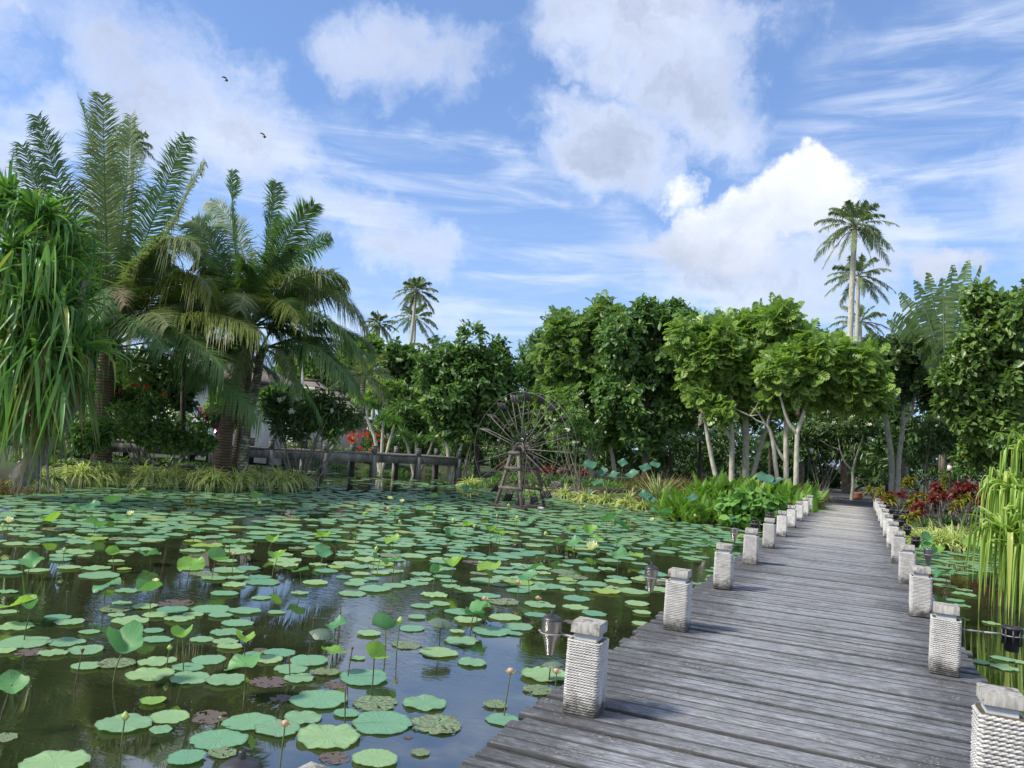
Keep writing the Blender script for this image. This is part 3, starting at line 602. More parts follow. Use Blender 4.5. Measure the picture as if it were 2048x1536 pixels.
def t_pin(nl, w, spread=60, droop=.25, rag=False):
    """a small pinnate frond, length 1"""
    V = [(0, -.008, 0), (0, .008, 0), (.5, .006, droop*.25), (.5, -.006, droop*.25), (1, 0, 0-droop*.2), (1, .002, -droop*.2)]; Fc = [(0, 1, 2, 3), (3, 2, 5, 4)]
    for i in range(nl):
        t = .1+.88*i/(nl-1); z = droop*t*(1-t)*1.2-droop*.2*t*t; l = w*math.sin(pi*min(1, t*.85+.12))**.7*(1-.75*max(0, t-.75)/.25)
        hw = .5/nl
        for s in (-1, 1):
            a = R(spread-25*t); n = len(V)
            V += [(t-hw, 0, z), (t+hw, 0, z), (t+hw*.6+cos(a)*l, s*sin(a)*l, z-l*.25), (t-hw*.4+cos(a)*l*.8, s*sin(a)*l*.9, z-l*.22)]; Fc.append((n, n+1, n+2, n+3))
    return poly_t(V), np.array(Fc)
T_FERN = t_pin(13, .13, 75); T_PINNATE = t_pin(9, .22, 65)
def t_star(n, l, w):
    V = []; Fc = []
    for k in range(n):
        a = 2*pi*k/n; c, s = cos(a), sin(a); m = len(V)
        V += [(0, 0, 0), (c*l*.55-s*w, s*l*.55+c*w, .08), (c*l, s*l, .02), (c*l*.55+s*w, s*l*.55-c*w, .08)]; Fc.append((m, m+1, m+2, m+3))
    return poly_t(V), np.array(Fc)
T_FLOWER = t_star(5, 1, .33)
def basis(d, up):
    X = nrm(d); Y = nrm(np.cross(up, X)); Z = np.cross(X, Y); return X, Y, Z
def rdir(k, g): v = g.normal(size=(k, 3)); return nrm(v)
def hashn(p, sc):
    return (np.sin(p[:, 0]*1.7*sc+np.sin(p[:, 1]*2.3*sc))+np.sin(p[:, 1]*1.9*sc+np.sin(p[:, 2]*1.5*sc)+1)+np.sin(p[:, 2]*2.1*sc+np.sin(p[:, 0]*1.3*sc)+2))/3
def crown(b, lobes, n, size, tpl, g, k=6, droop=.3, gap=-.34, out=.7, fill=.3, sc=1.0, tjit=.5, zmin=None, flat=.5, split=7):
    """leaf clusters through the outer part of a set of ellipsoids. lobes: (centre, radii)"""
    L = [(np.array(c, float), np.array(r, float)) for c, r in lobes]
    if split:
        L2 = []
        for c, r in L:
            L2.append((c, r*.66))
            for d_ in rdir(split, g):
                if d_[2] < -.75: continue
                L2.append((c+d_*r*g.uniform(.5, .92), r*g.uniform(.24, .48)))
        L = L2
    A = np.array([(r[0]*r[1]*r[2])**(2/3) for _, r in L]); cnt = np.maximum(1, (n*A/A.sum()).astype(int))
    for (c, r), m in zip(L, cnt):
        d = rdir(m, g); rad = np.where(g.random(m) < fill, g.random(m)**.5, g.uniform(.82, 1.06, m))
        bump_ = 1+.16*np.sin(d[:, 0]*7+c[0]*3)*np.sin(d[:, 1]*6+c[1]*5)+.12*np.sin(d[:, 2]*9+c[2]*4)
        p = c+d*r*(rad*bump_)[:, None]
        keep = hashn(p, sc) > gap+g.uniform(-.15, .15, m)
        if zmin is not None: keep &= p[:, 2] > zmin
        p = p[keep]; d = d[keep]; m = len(p)
        if m == 0: continue
        tw = nrm(d*out+rdir(m, g)*.5+np.array([0, 0, .25])); sz = size*g.uniform(.7, 1.2, m); tint = np.clip(g.random(m)*.75+.12, 0, 1)
        for q in range(k):
            dd = nrm(tw*.55+rdir(m, g)*.95-np.array([0, 0, droop])); up = nrm(np.array([0, 0, 1.0])*flat+rdir(m, g)*.35+d*.45)
            X, Y, Z = basis(dd, up)
            b.inst(tpl[0], tpl[1], p+rdir(m, g)*(size*.35), X, Y, Z, sz*g.uniform(.7, 1.15, m), np.clip((tint*tjit*1.2+g.random(m)*(1-tjit)*1.3)*.87, 0, 1))
def limb(b, a, c, r0_, r1_, g, wob=.08, seg=8, n=9):
    a = np.array(a, float); c = np.array(c, float); t = np.linspace(0, 1, n)[:, None]; L = np.linalg.norm(c-a)
    off = np.cumsum(g.normal(size=(n, 3)), 0)*wob*L/n; off -= off*0; off = off*np.sin(t*pi*.95)
    p = a+(c-a)*t+off+np.array([0, 0, .0]); b.tube(p, np.linspace(r0_, r1_, n), seg, jit=.08, rg=g); return p
def px_lobe(px, py, rx, ry, D, dd=0, deep=.9):
    c = P(px, py, D+dd); return c, np.array([rx*D/F*deep+0, rx*D/F*deep, ry*D/F])
def tree(name, label, bpx, D, lobes, n, size, tpl, mat, bark, tr=.14, stems=None, cat='tree', group=None, seed=1, k=6, base=None, fork=.45, **kw):
    """lobes are (px, py, rx, ry, extra depth) around depth D; stems: list of trunk paths [(px, py, extra depth)...] with radius"""
    g = np.random.default_rng(seed)
    bp = gp(bpx, D, 0) if base is None else np.array(base, float)
    bp = np.array([bp[0], bp[1], ground_z(bp[0], bp[1])-.05])
    root = empty(name, bp, label, cat, group)
    L = [px_lobe(l[0], l[1], l[2], l[3], D, l[4] if len(l) > 4 else 0) for l in lobes]
    tb = MB(bp)
    if stems:
        tips = []
        for st in stems:
            rad = st[0]; pts = [P(x, y, D+d) for x, y, d in st[1]]
            if st[2]: pts[0] = np.array([*pts[0][:2], min(pts[0][2], ground_z(*pts[0][:2]))-.1])
            pts = np.array(pts); t = np.linspace(0, len(pts)-1, len(pts)*4); ii = np.minimum(t.astype(int), len(pts)-2); f = (t-ii)[:, None]
            p0 = pts[np.maximum(ii-1, 0)]; p1 = pts[ii]; p2 = pts[ii+1]; p3 = pts[np.minimum(ii+2, len(pts)-1)]
            cr = .5*((2*p1)+(-p0+p2)*f+(2*p0-5*p1+4*p2-p3)*f**2+(-p0+3*p1-3*p2+p3)*f**3)
            tb.tube(cr, np.linspace(rad, rad*.6, len(cr)), 10, jit=.07, rg=g); tips.append(cr[-1])
        for c, r in L:
            a = min(tips, key=lambda q: np.linalg.norm(q-c)); limb(tb, a, c+r*[0, 0, .3], .05, .012, g, .15, 6)
            for _ in range(3): limb(tb, c-r*[0, 0, .4], c+rdir(1, g)[0]*r*.8, .03, .006, g, .2, 5)
    else:
        cen = np.mean([c for c, _ in L], 0); low = min((c-r)[2] for c, r in L); hi = max((c+r)[2] for c, r in L)
        fk = np.array([bp[0]*.7+cen[0]*.3, bp[1]*.7+cen[1]*.3, bp[2]+(low-bp[2])*1.0+(hi-low)*.15])
        limb(tb, bp, fk, tr*1.2, tr*.8, g, .05, 10); limb(tb, fk, cen+np.array([0, 0, (hi-low)*.2]), tr*.8, tr*.25, g, .1)
        for c, r in L:
            p = limb(tb, fk, c, tr*.45, .02, g, .15, 6)
            for _ in range(3): limb(tb, p[5], c+rdir(1, g)[0]*r*.85, .03, .006, g, .2, 5)
    tb.build('trunk', M[bark], root)
    cb_ = MB(bp); crown(cb_, L, n, size, tpl, g, k=k, **kw); cb_.build('crown', M[mat], root)
    return root
def strap_leaves(b, base, dirs, L, w, droop, g, seg=6, rnd=None, fold=.25, twist=0, kink=None):
    """drooping strap leaves with a V section; all inputs arrays of k"""
    k = len(base); t = np.linspace(0, 1, seg+1)
    L = np.broadcast_to(L, (k,)); w = np.broadcast_to(w, (k,)); droop = np.broadcast_to(droop, (k,))
    T = t[None, :, None]
    p = base[:, None]+dirs[:, None]*L[:, None, None]*T*(1-.25*droop[:, None, None]*T)-np.array([0, 0, 1.0])*(droop*L)[:, None, None]*T**2.2
    if kink is not None:
        kk = kink[:, None, None]; over = np.maximum(T-kk, 0); p = p-np.array([0, 0, 1.0])*L[:, None, None]*over*1.05-dirs[:, None]*L[:, None, None]*over*.6
    tan = np.gradient(p, axis=1); tan = nrm(tan); side = nrm(np.cross(tan, np.array([0, 0, 1.0])+rdir(k, g)[:, None]*.35)); up = np.cross(side, tan)
    ww = (w[:, None]*np.interp(t, [0, .12, .6, 1], [.6, 1, .85, .04]))[:, :, None]
    l = p-side*ww/2+up*ww*fold; r = p+side*ww/2+up*ww*fold
    V = np.stack([l, p, r], 2).reshape(-1, 3); n = 3*(seg+1)
    fs = []
    for i in range(seg):
        a = 3*i; fs += [(a, a+1, a+4, a+3), (a+1, a+2, a+5, a+4)]
    Fa = (np.array(fs)[None]+(np.arange(k)*n)[:, None, None]).reshape(-1, 4)
    rn = g.random(k) if rnd is None else rnd
    b.add(V, Fa, np.repeat(rn, n), np.tile([1, 0, 1], k*(seg+1)))
def clump(name, label, pos, mat, n, L, w, g, droop=(.35, .9), spread=.95, cat='plant', group=None, part='leaves', kink=False, r=.06, mats=None):
    pos = np.array(pos, float); root = empty(name, pos, label, cat, group)
    b = MB(pos); az = g.uniform(0, 2*pi, n); el = np.arccos(g.uniform(.12, 1, n))*spread
    d = np.stack([np.sin(el)*np.cos(az), np.sin(el)*np.sin(az), np.cos(el)], -1)
    base = pos+np.c_[g.normal(size=(n, 2))*r, np.zeros(n)]
    strap_leaves(b, base, d, L*g.uniform(.65, 1.1, n), w*g.uniform(.7, 1.15, n), g.uniform(*droop, n), g, kink=g.uniform(.45, .9, n) if kink else None)
    b.build(part, M[mat], root); return root
def frond(b, a, c, t, ll, g, nl=55, w=.035, droop=.55, rnd=.5, start=.16, hang=0.0, sb=None, tipf=.35, rag=.28):
    """a coconut frond along the quadratic curve a, c, t with leaflets of length ll"""
    a, c, t = (np.array(k, float) for k in (a, c, t)); s = np.linspace(0, 1, 14)[:, None]
    pt = (1-s)**2*a+2*s*(1-s)*c+s*s*t; L = np.linalg.norm(np.diff(pt, axis=0), axis=1).sum()
    (sb or b).tube(pt, np.linspace(.035, .006, 14)*min(1, L/3.5)*1.1, 6, rnd=.75)
    u = np.linspace(start, .995, nl)+g.uniform(-.004, .004, nl); U = u[:, None]
    p = (1-U)**2*a+2*U*(1-U)*c+U*U*t; tan = nrm(2*(1-U)*(c-a)+2*U*(t-c))
    side0 = np.cross(tan, [0, 0, 1.0]); bad = np.linalg.norm(side0, axis=1) < .15
    side0[bad] = side0[bad]+np.cross(tan[bad], RT*.0+np.array([.3, .5, .2]))
    side = nrm(side0); up = np.cross(side, tan); tw_ = g.uniform(.2, 1.1)*(1 if g.random() < .5 else -1)*min(1, abs(nrm(t-a)[2])+.25)
    tw_ = (tw_*np.linspace(.6, 1.2, nl))[:, None]; side = side*np.cos(tw_)+up*np.sin(tw_); up = np.cross(side, tan)
    lenp = ll*np.interp(u, [start, start+.15, .55, .85, 1], [.55, .9, 1, .65, tipf])
    for sg in (-1, 1):
        q = g.uniform(1-rag, 1.0, nl); l = lenp*q; fa = np.interp(u, [0, 1], [.55, 1.25])[:, None]+g.uniform(-.07, .07, nl)[:, None]
        d = nrm(side*sg*(1-hang)+tan*fa+up*.22*(1-hang)-np.array([0, 0, hang]))
        d += rdir(nl, g)*.13
        T = np.array([0, .45, 1.0])[None, :, None]; dr = (droop*.85*g.uniform(.5, 1.5, nl)*(1+.4*np.sin(u*23+rnd*9)))[:, None, None]
        pp = p[:, None]+d[:, None]*l[:, None, None]*T*(1-.2*dr*T)-np.array([0, 0, 1.0])*l[:, None, None]*dr*T**2
        wd = tan*(w*.5); ws = np.array([.7, 1, .12])[None, :, None]
        lo = pp-wd[:, None]*ws; hi = pp+wd[:, None]*ws; V = np.stack([lo, hi], 2).reshape(-1, 3)
        Fa = (np.array([(0, 1, 3, 2), (2, 3, 5, 4)])[None]+(np.arange(nl)*6)[:, None, None]).reshape(-1, 4)
        b.add(V, Fa, np.repeat(np.clip(rnd+g.uniform(-.25, .25, nl)+.25*(u-.5), 0, 1), 6))
def palm(name, label, trunk_pts, rad, fronds, mat, bark, D, seed=1, ll=.75, nl=55, w=.035, group=None, cat='palm tree', nuts=False, auto=None, start=.16):
    """trunk_pts: list of (px, py, dd); fronds: (ctrl px, py, dd, tip px, py, dd, material, droop, hang)"""
    g = np.random.default_rng(seed); pts = [P(x, y, D+d) for x, y, d in trunk_pts]
    b0 = pts[0]; gzv = ground_z(b0[0], b0[1]); root_p = np.array([b0[0], b0[1], gzv])
    root = empty(name, root_p, label, cat, group)
    pts[0] = np.array([b0[0], b0[1], min(b0[2], gzv-.1)]); pts = np.array(pts); top = pts[-1]
    t = np.linspace(0, len(pts)-1, 24); ii = np.minimum(t.astype(int), len(pts)-2); f = (t-ii)[:, None]
    p0 = pts[np.maximum(ii-1, 0)]; p1 = pts[ii]; p2 = pts[ii+1]; p3 = pts[np.minimum(ii+2, len(pts)-1)]
    cr = .5*((2*p1)+(-p0+p2)*f+(2*p0-5*p1+4*p2-p3)*f**2+(-p0+3*p1-3*p2+p3)*f**3)
    tb = MB(root_p); tb.tube(cr, rad*np.interp(np.linspace(0, 1, 24), [0, .06, .3, 1], [1.45, 1.15, 1, .8]), 14, jit=.035, rg=g); tb.build('trunk', M[bark], root)
    for fr in fronds:
        cx, cy, cdd, tx, ty, tdd = fr[:6]; mt = fr[6] if len(fr) > 6 else mat; dr = fr[7] if len(fr) > 7 else .5; hg = fr[8] if len(fr) > 8 else 0; sc = fr[9] if len(fr) > 9 else 1
        fb = MB(root_p); frond(fb, top+rdir(1, g)[0]*.06, P(cx, cy, D+cdd), P(tx, ty, D+tdd), ll*sc, g, nl, w, dr, .45, hang=hg, start=start); fb.build('frond', M[mt], root)
    if auto:
        nf, Lf, lo, hi = auto
        for i in range(nf):
            az = i*2.399+g.uniform(-.2, .2); e = R(lo+(hi-lo)*((i+.5)/nf)+g.uniform(-6, 6)); L = Lf*g.uniform(.85, 1.08)
            d = np.array([cos(az)*cos(e), sin(az)*cos(e), sin(e)]); hz = np.array([cos(az), sin(az), 0])
            c = top+d*L*.55; tp = c+hz*L*.42*max(.3, cos(e))+np.array([0, 0, L*(.50*sin(e)-.42)])
            fb = MB(root_p); frond(fb, top, c, tp, ll, g, nl, w, .55, .5, start=start); fb.build('frond', M[mat if g.random() > .12 or mat != 'palm' else 'palm_pale'], root)
    if nuts:
        nb = MB(root_p)
        for i in range(7):
            c = top+np.array([cos(i*2.4)*rad*1.7, sin(i*2.4)*rad*1.7, -.15-.12*(i % 2)]); nb.lathe([(0, -.14), (.09, -.08), (.11, 0), (.07, .09), (0, .13)], c, 10)
        nb.build('coconuts', M['pod'], root, smooth=True)
    return root
# ------------------------------------------------------------------ left side: palms, pandanus
palm('coconut_palm', 'large coconut palm behind the left island with broad upright fronds reaching highest at left', [(205, 900, 2), (208, 790, 1), (216, 700, 0)], .30, [
    (150, 470, -1, 75, 232, -1.5), (120, 520, 0, 45, 288, 0), (232, 440, 1, 160, 198, 1.5, 'palm', .2), (212, 430, -.5, 205, 190, -1, 'palm_pale', .35), (250, 420, .5, 262, 232, 1.5),
    (290, 470, 0, 372, 272, .5), (305, 520, -.5, 408, 325, -1, 'palm_pale'), (310, 395, -1.5, 402, 500, -2.5, 'palm_pale', .75), (385, 470, -1, 424, 590, -2, 'palm_gold', .8), (400, 570, -1.5, 520, 668, -2.5, 'palm_gold', .7),
    (90, 430, 0, -30, 345, 0), (60, 560, -1, -40, 480, -2), (215, 500, -2, 250, 610, -3.5, 'palm_dead', .7, 0, .7), (240, 480, -2, 190, 640, -4, 'palm', .6), (340, 600, -2, 450, 740, -3, 'palm', .6), (270, 600, 1, 380, 640, 3, 'palm', .5),
    (120, 600, 1, 60, 700, 2, 'palm', .5), (170, 480, 2, 100, 420, 4, 'palm', .4), (300, 550, 2, 420, 430, 4, 'palm', .4), (180, 400, 2, 240, 260, 4, 'palm', .4), (330, 560, 1.5, 470, 560, 3, 'palm', .6), (240, 560, -3, 330, 700, -5, 'palm', .6)],
    'palm', 'ptrunk', 26, seed=11, ll=1.5, nl=240, w=.042, start=.2, auto=(17, 6.3, 8, 80))
palm('coconut_palm', 'thick brown ringed coconut palm leaning right on the island tip with arching fronds', [(443, 925, 0), (452, 860, 0), (474, 770, .2), (500, 655, .8)], .27, [
    (455, 480, 0, 466, 342, 0), (540, 470, .5, 552, 362, 1), (545, 490, -.5, 628, 408, -1, 'palm', .35), (590, 505, -1, 690, 560, -1.5, 'palm_pale', .6), (650, 490, 0, 735, 660, -.5, 'palm_pale', .8),
    (640, 560, -1, 728, 720, -2, 'palm', .8), (430, 470, 0, 385, 440, .5), (400, 540, 1, 340, 600, 2), (420, 590, -1, 350, 690, -2), (560, 560, -2, 600, 640, -3.5, 'palm_gold', .7), (500, 540, -2, 480, 620, -4, 'palm_pale', .6),
    (500, 450, 2, 420, 400, 3.5), (560, 520, 2, 660, 470, 3.5), (440, 560, 2, 560, 760, 3.5, 'palm', .6), (620, 620, 0, 720, 790, 0, 'palm', .7)],
    'palm', 'ptrunk', 28, seed=12, ll=1.35, nl=215, w=.042, auto=(15, 5.2, 5, 78))
palm('coconut_palm', 'slim lichen-spotted coconut palm beside the thick brown trunk, its low fronds hanging', [(486, 930, 0), (494, 850, 0), (512, 770, .3), (522, 700, .5)], .165, [
    (480, 650, -1, 462, 790, -2, 'palm_pale', .75), (570, 660, -1, 592, 790, -2, 'palm_pale', .75), (620, 640, -1, 712, 775, -1.5, 'palm', .8), (640, 640, .5, 745, 715, 1, 'palm', .7),
    (440, 700, 0, 370, 770, 0, 'palm', .7), (570, 600, 1, 660, 580, 2), (480, 620, 1, 420, 620, 2), (600, 690, 1, 690, 690, 2.5, 'palm', .7), (430, 660, 1.5, 350, 700, 3, 'palm', .6), (560, 690, -1.5, 640, 830, -2, 'palm', .7)],
    'palm', 'ptrunk_moss', 27, seed=13, ll=1.05, nl=130, w=.04)
palm('coconut_palm', 'brown leaning palm trunk tucked right behind the thick ringed trunk', [(468, 925, 1.6), (482, 850, 1.6), (496, 760, 1.6), (508, 640, 2.4)], .14, [(560, 590, 3, 610, 560, 4), (450, 590, 3, 420, 640, 4), (540, 640, 3, 600, 720, 4), (470, 640, 3, 430, 750, 3.5)], 'palm', 'ptrunk', 28, seed=14, ll=1.0, nl=110, w=.04)
palm('palm', 'small dark palm with a slender straight trunk left of the thick ringed palm', [(368, 895, 0), (366, 800, 0), (368, 698, 0)], .105, [], 'dark', 'bark_dark', 31, seed=15, ll=.7, nl=40, w=.05, auto=(13, 2.3, -5, 65))
palm('tall_palm', 'thin tall palm with a tufted head rising behind the large left palm fronds', [(268, 760, 0), (258, 520, 0), (266, 285, 0)], .17, [], 'palm_pale', 'bark_pale', 52, seed=16, ll=.55, nl=26, w=.07, auto=(22, 1.5, -30, 85))
def pandanus():
    D = 19.0; g = np.random.default_rng(21); bp = P(70, 960, D); bp = np.array([bp[0], bp[1], ground_z(bp[0], bp[1])])
    root = empty('pandanus', bp, 'huge screw pine at the left edge with long glossy strap leaves hanging to the water', 'tree')
    tb = MB(bp)
    def path(pts, r0_, r1_):
        p = np.array([P(x, y, D+d) for x, y, d in pts]); t = np.linspace(0, len(p)-1, 14); ii = np.minimum(t.astype(int), len(p)-2); q = p[ii]+(p[ii+1]-p[ii])*(t-ii)[:, None]; tb.tube(q, np.linspace(r0_, r1_, 14), 10, jit=.08, rg=g)
    path([(40, 960, 0), (85, 900, 0), (130, 830, .2), (175, 740, .4), (150, 640, 0)], .27, .14)
    path([(85, 900, 0), (60, 760, 0), (50, 620, 0), (40, 480, .3)], .15, .08); path([(130, 830, .2), (120, 700, -.3), (110, 560, -.3)], .12, .07); path([(150, 640, 0), (170, 560, 0)], .1, .06)
    for i in range(14): x = g.uniform(15, 110); path([(60+x*.3, 880, -.1), (x, 985, g.uniform(-.6, .3))], .02, .012)
    tb.build('trunk', M['bark'], root)
    heads = [(20, 400, .3), (70, 430, -.2), (110, 470, .3), (-30, 430, 0), (30, 500, -.6), (90, 540, -.5), (125, 520, .3), (-10, 560, -.3), (50, 610, -.8), (120, 620, -.6), (150, 610, .2), (10, 680, -.6), (80, 700, -.8), (150, 700, -.3), (155, 690, .3), (-40, 650, 0), (30, 760, -.5), (110, 770, -.3), (-30, 790, 0), (60, 450, 1.2), (130, 560, 1.4), (20, 620, 1.2)]
    for hx, hy, dd in heads:
        c = P(hx, hy, D+dd); hb = MB(bp); n = 62
        az = g.uniform(0, 2*pi, n); el = g.uniform(.05, 1.5, n); d = np.stack([np.sin(el)*np.cos(az), np.sin(el)*np.sin(az), np.cos(el)], -1)
        strap_leaves(hb, c+rdir(n, g)*.08, d, g.uniform(1.1, 1.7, n), g.uniform(.08, .12, n), g.uniform(.1, .7, n), g, seg=8, kink=g.uniform(.55, 1.4, n), fold=.3)
        hb.build('leaf_rosette', M['pandan'], root)
        if hy > 590:
            hb = MB(bp); n = 20; az = g.uniform(0, 2*pi, n); d = nrm(np.stack([np.cos(az)*.35, np.sin(az)*.35, -np.ones(n)*.8], -1))
            strap_leaves(hb, c+rdir(n, g)*.12-np.array([0, 0, .2]), d, g.uniform(1.2, 2.1, n), g.uniform(.05, .08, n), .3, g, seg=6); hb.build('hanging_dry_leaves', M['pandan_dry'], root)
    hb = MB(bp); n = 520; yy = g.uniform(480, 800, n); c = np.array([P(x, y, D+d) for x, y, d in zip(-60+g.random(n)*(180+np.clip((yy-480)/200, 0, 1)*25), yy, g.uniform(-1.3, .6, n))])
    d = nrm(np.c_[g.normal(size=(n, 2))*.28, -np.ones(n)*g.uniform(.5, 1, n)]); strap_leaves(hb, c, d, g.uniform(.9, 1.7, n), g.uniform(.065, .11, n), .25, g, seg=6); hb.build('hanging_leaves', M['pandan'], root)
pandanus()
# ------------------------------------------------------------------ far palms
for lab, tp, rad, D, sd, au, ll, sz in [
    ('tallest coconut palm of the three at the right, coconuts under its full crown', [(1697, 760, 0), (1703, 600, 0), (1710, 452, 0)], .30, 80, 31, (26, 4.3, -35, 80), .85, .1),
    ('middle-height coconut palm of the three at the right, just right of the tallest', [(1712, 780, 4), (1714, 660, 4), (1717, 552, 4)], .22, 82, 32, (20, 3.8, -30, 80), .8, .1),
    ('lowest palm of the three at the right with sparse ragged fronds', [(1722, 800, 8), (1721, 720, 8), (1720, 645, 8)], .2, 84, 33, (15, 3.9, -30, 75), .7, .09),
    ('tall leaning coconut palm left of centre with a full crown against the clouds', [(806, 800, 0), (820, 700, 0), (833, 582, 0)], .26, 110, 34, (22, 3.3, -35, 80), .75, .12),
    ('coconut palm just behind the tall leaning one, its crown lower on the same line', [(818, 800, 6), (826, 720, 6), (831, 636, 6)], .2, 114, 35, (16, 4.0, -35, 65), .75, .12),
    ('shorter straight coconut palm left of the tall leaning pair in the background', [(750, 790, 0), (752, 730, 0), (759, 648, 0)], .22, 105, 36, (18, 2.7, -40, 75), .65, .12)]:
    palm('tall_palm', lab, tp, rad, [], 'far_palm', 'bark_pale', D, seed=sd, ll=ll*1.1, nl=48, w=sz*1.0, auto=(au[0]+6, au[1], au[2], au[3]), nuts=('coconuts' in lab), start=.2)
palm('young_palm', 'young coconut palm with spreading fronds behind the dragon trees', [(722, 850, 0), (724, 800, 0), (728, 752, 0)], .2, [], 'palm_pale', 'ptrunk_grey', 56, seed=41, ll=.75, nl=40, w=.07, auto=(20, 2.9, -25, 80))
palm('young_palm', 'palm fronds showing above and left of the round green tree', [(884, 860, 0), (878, 780, 0), (874, 722, 0)], .2, [], 'palm', 'ptrunk_grey', 58, seed=42, ll=.7, nl=36, w=.07, auto=(14, 2.9, 5, 85))
palm('young_palm', 'palm top poking out behind the yellow-green trees right of the waterwheel', [(1125, 860, 0), (1125, 780, 0), (1128, 668, 0)], .2, [], 'palm', 'ptrunk_grey', 52, seed=43, ll=.7, nl=36, w=.07, auto=(14, 2.4, 0, 85))
palm('young_palm', 'palm with grey-green fronds hanging behind the twin trunks at the path', [(1778, 960, 0), (1774, 860, 0), (1768, 790, 0)], .15, [], 'palm', 'bark_dark', 48, seed=44, ll=.6, nl=36, w=.06, auto=(13, 2.2, -15, 60))
# ------------------------------------------------------------------ trees
tree('broadleaf_tree', 'round dark-green broadleaf tree standing behind the waterwheel to its left', 955, 43, [(940, 690, 40, 45), (935, 760, 95, 80), (880, 780, 50, 75), (995, 780, 55, 75), (930, 850, 80, 55), (985, 730, 40, 50), (890, 720, 45, 45), (1005, 850, 40, 40)], 2600, .36, T_OVAL, 'round', 'bark_dark', .14, seed=51, k=7, gap=-.5)
tree('broadleaf_tree', 'tallest dark broadleaf tree with big paddle leaves right of the waterwheel', 1291, 37, [(1295, 640, 60, 50), (1260, 700, 80, 70), (1330, 700, 80, 75), (1290, 790, 95, 75), (1230, 790, 55, 60), (1360, 780, 50, 60), (1290, 865, 60, 40), (1255, 650, 40, 40)], 3200, .34, T_OVAL, 'round', 'bark_dark', .15, seed=52, k=7, gap=-.5)
BR = 'breadfruit trees with pale forked trunks'
tree('breadfruit_tree', 'breadfruit tree with two leaning pale trunks left of the tallest dark tree', 1200, 42, [(1170, 680, 75, 60), (1120, 730, 50, 70), (1215, 640, 40, 40), (1150, 790, 80, 60), (1210, 740, 60, 80), (1100, 690, 40, 45), (1110, 800, 50, 50), (1190, 860, 60, 30), (1130, 850, 50, 35), (1230, 820, 50, 40)], 2500, .62, T_BREAD, 'bread_dk', 'bark_pale', seed=53, k=5, group=BR,
     stems=[(.13, [(1185, 960, 0), (1175, 880, 0), (1165, 800, 0)], 1), (.12, [(1232, 960, -.5), (1222, 900, -.5), (1200, 860, 0), (1150, 800, 0)], 1)])
tree('breadfruit_tree', 'breadfruit tree with a curving trunk sweeping left above the rust grasses', 1440, 35, [(1430, 685, 60, 50), (1400, 720, 50, 50), (1460, 720, 60, 60), (1370, 675, 45, 45), (1410, 780, 45, 35), (1450, 668, 45, 32), (1480, 700, 50, 50), (1385, 770, 40, 40), (1450, 790, 35, 22)], 1900, .60, T_BREAD, 'bread', 'bark_pale', seed=54, k=5, group=BR,
     stems=[(.11, [(1444, 930, 0), (1420, 900, 0), (1408, 820, 0), (1400, 740, 0)], 1), (.13, [(1465, 945, 0), (1464, 880, 0), (1462, 800, 0), (1468, 700, 0)], 1), (.08, [(1462, 880, 0), (1448, 850, 0), (1440, 800, .4)], 0)])
tree('breadfruit_tree', 'breadfruit tree with the thick upright grey trunk, highest yellow-green top right of centre', 1490, 36, [(1490, 668, 50, 38), (1520, 690, 60, 55), (1470, 770, 50, 35), (1560, 700, 50, 45), (1545, 760, 45, 40), (1530, 672, 45, 30), (1590, 700, 45, 40), (1470, 800, 40, 30), (1510, 770, 45, 35)], 1900, .62, T_BREAD, 'bread', 'bark_pale', seed=55, k=5, group=BR,
     stems=[(.17, [(1493, 950, 0), (1492, 870, 0), (1490, 780, 0), (1505, 690, 0)], 1), (.12, [(1497, 920, 0), (1525, 880, 0), (1536, 840, 0), (1532, 760, 0)], 1)])
tree('breadfruit_tree', 'breadfruit tree with several slim pale stems left of the path, leaves low', 1575, 34, [(1560, 640, 35, 28), (1590, 720, 60, 45), (1630, 700, 60, 40), (1560, 790, 45, 30), (1500, 820, 35, 30), (1450, 820, 30, 25), (1600, 690, 50, 35), (1650, 710, 45, 40), (1610, 760, 55, 40)], 1500, .60, T_BREAD, 'bread', 'bark_pale', seed=56, k=5, group=BR,
     stems=[(.10, [(1562, 950, 0), (1545, 880, 0), (1533, 850, 0)], 1), (.12, [(1575, 950, 0), (1572, 860, 0), (1576, 780, 0), (1568, 720, 0)], 1), (.08, [(1568, 920, 0), (1550, 890, 0), (1540, 860, 0)], 0)])
tree('breadfruit_tree', 'breadfruit tree forking in two pale stems closest left of the path opening', 1594, 33, [(1640, 740, 50, 35), (1690, 730, 50, 35), (1730, 760, 45, 32), (1610, 780, 50, 35), (1680, 790, 45, 28), (1660, 710, 50, 30), (1700, 760, 50, 35), (1560, 740, 40, 35), (1720, 795, 40, 22)], 1700, .58, T_BREAD, 'bread', 'bark_pale', seed=57, k=5, group=BR,
     stems=[(.11, [(1593, 955, 0), (1594, 880, 0), (1598, 855, 0), (1618, 790, 0), (1622, 740, 0)], 1), (.08, [(1596, 870, 0), (1575, 840, 0), (1560, 790, 0)], 0)])
tree('flame_tree', 'feathery flame tree with scattered orange blooms behind the tree gap right of the wheel', 1060, 52, [(1060, 740, 50, 45), (1040, 790, 45, 40), (1090, 700, 40, 35)], 2200, .42, T_PINNATE, 'bush', 'bark', .15, seed=58, k=4, flat=1.2)
tree('flame_tree', 'feathery flame tree crown with orange blooms on top behind the tallest dark tree', 1400, 48, [(1380, 655, 60, 32), (1430, 662, 60, 30), (1340, 660, 50, 40)], 1900, .42, T_PINNATE, 'lime', 'bark', .15, seed=59, k=4, flat=1.2)
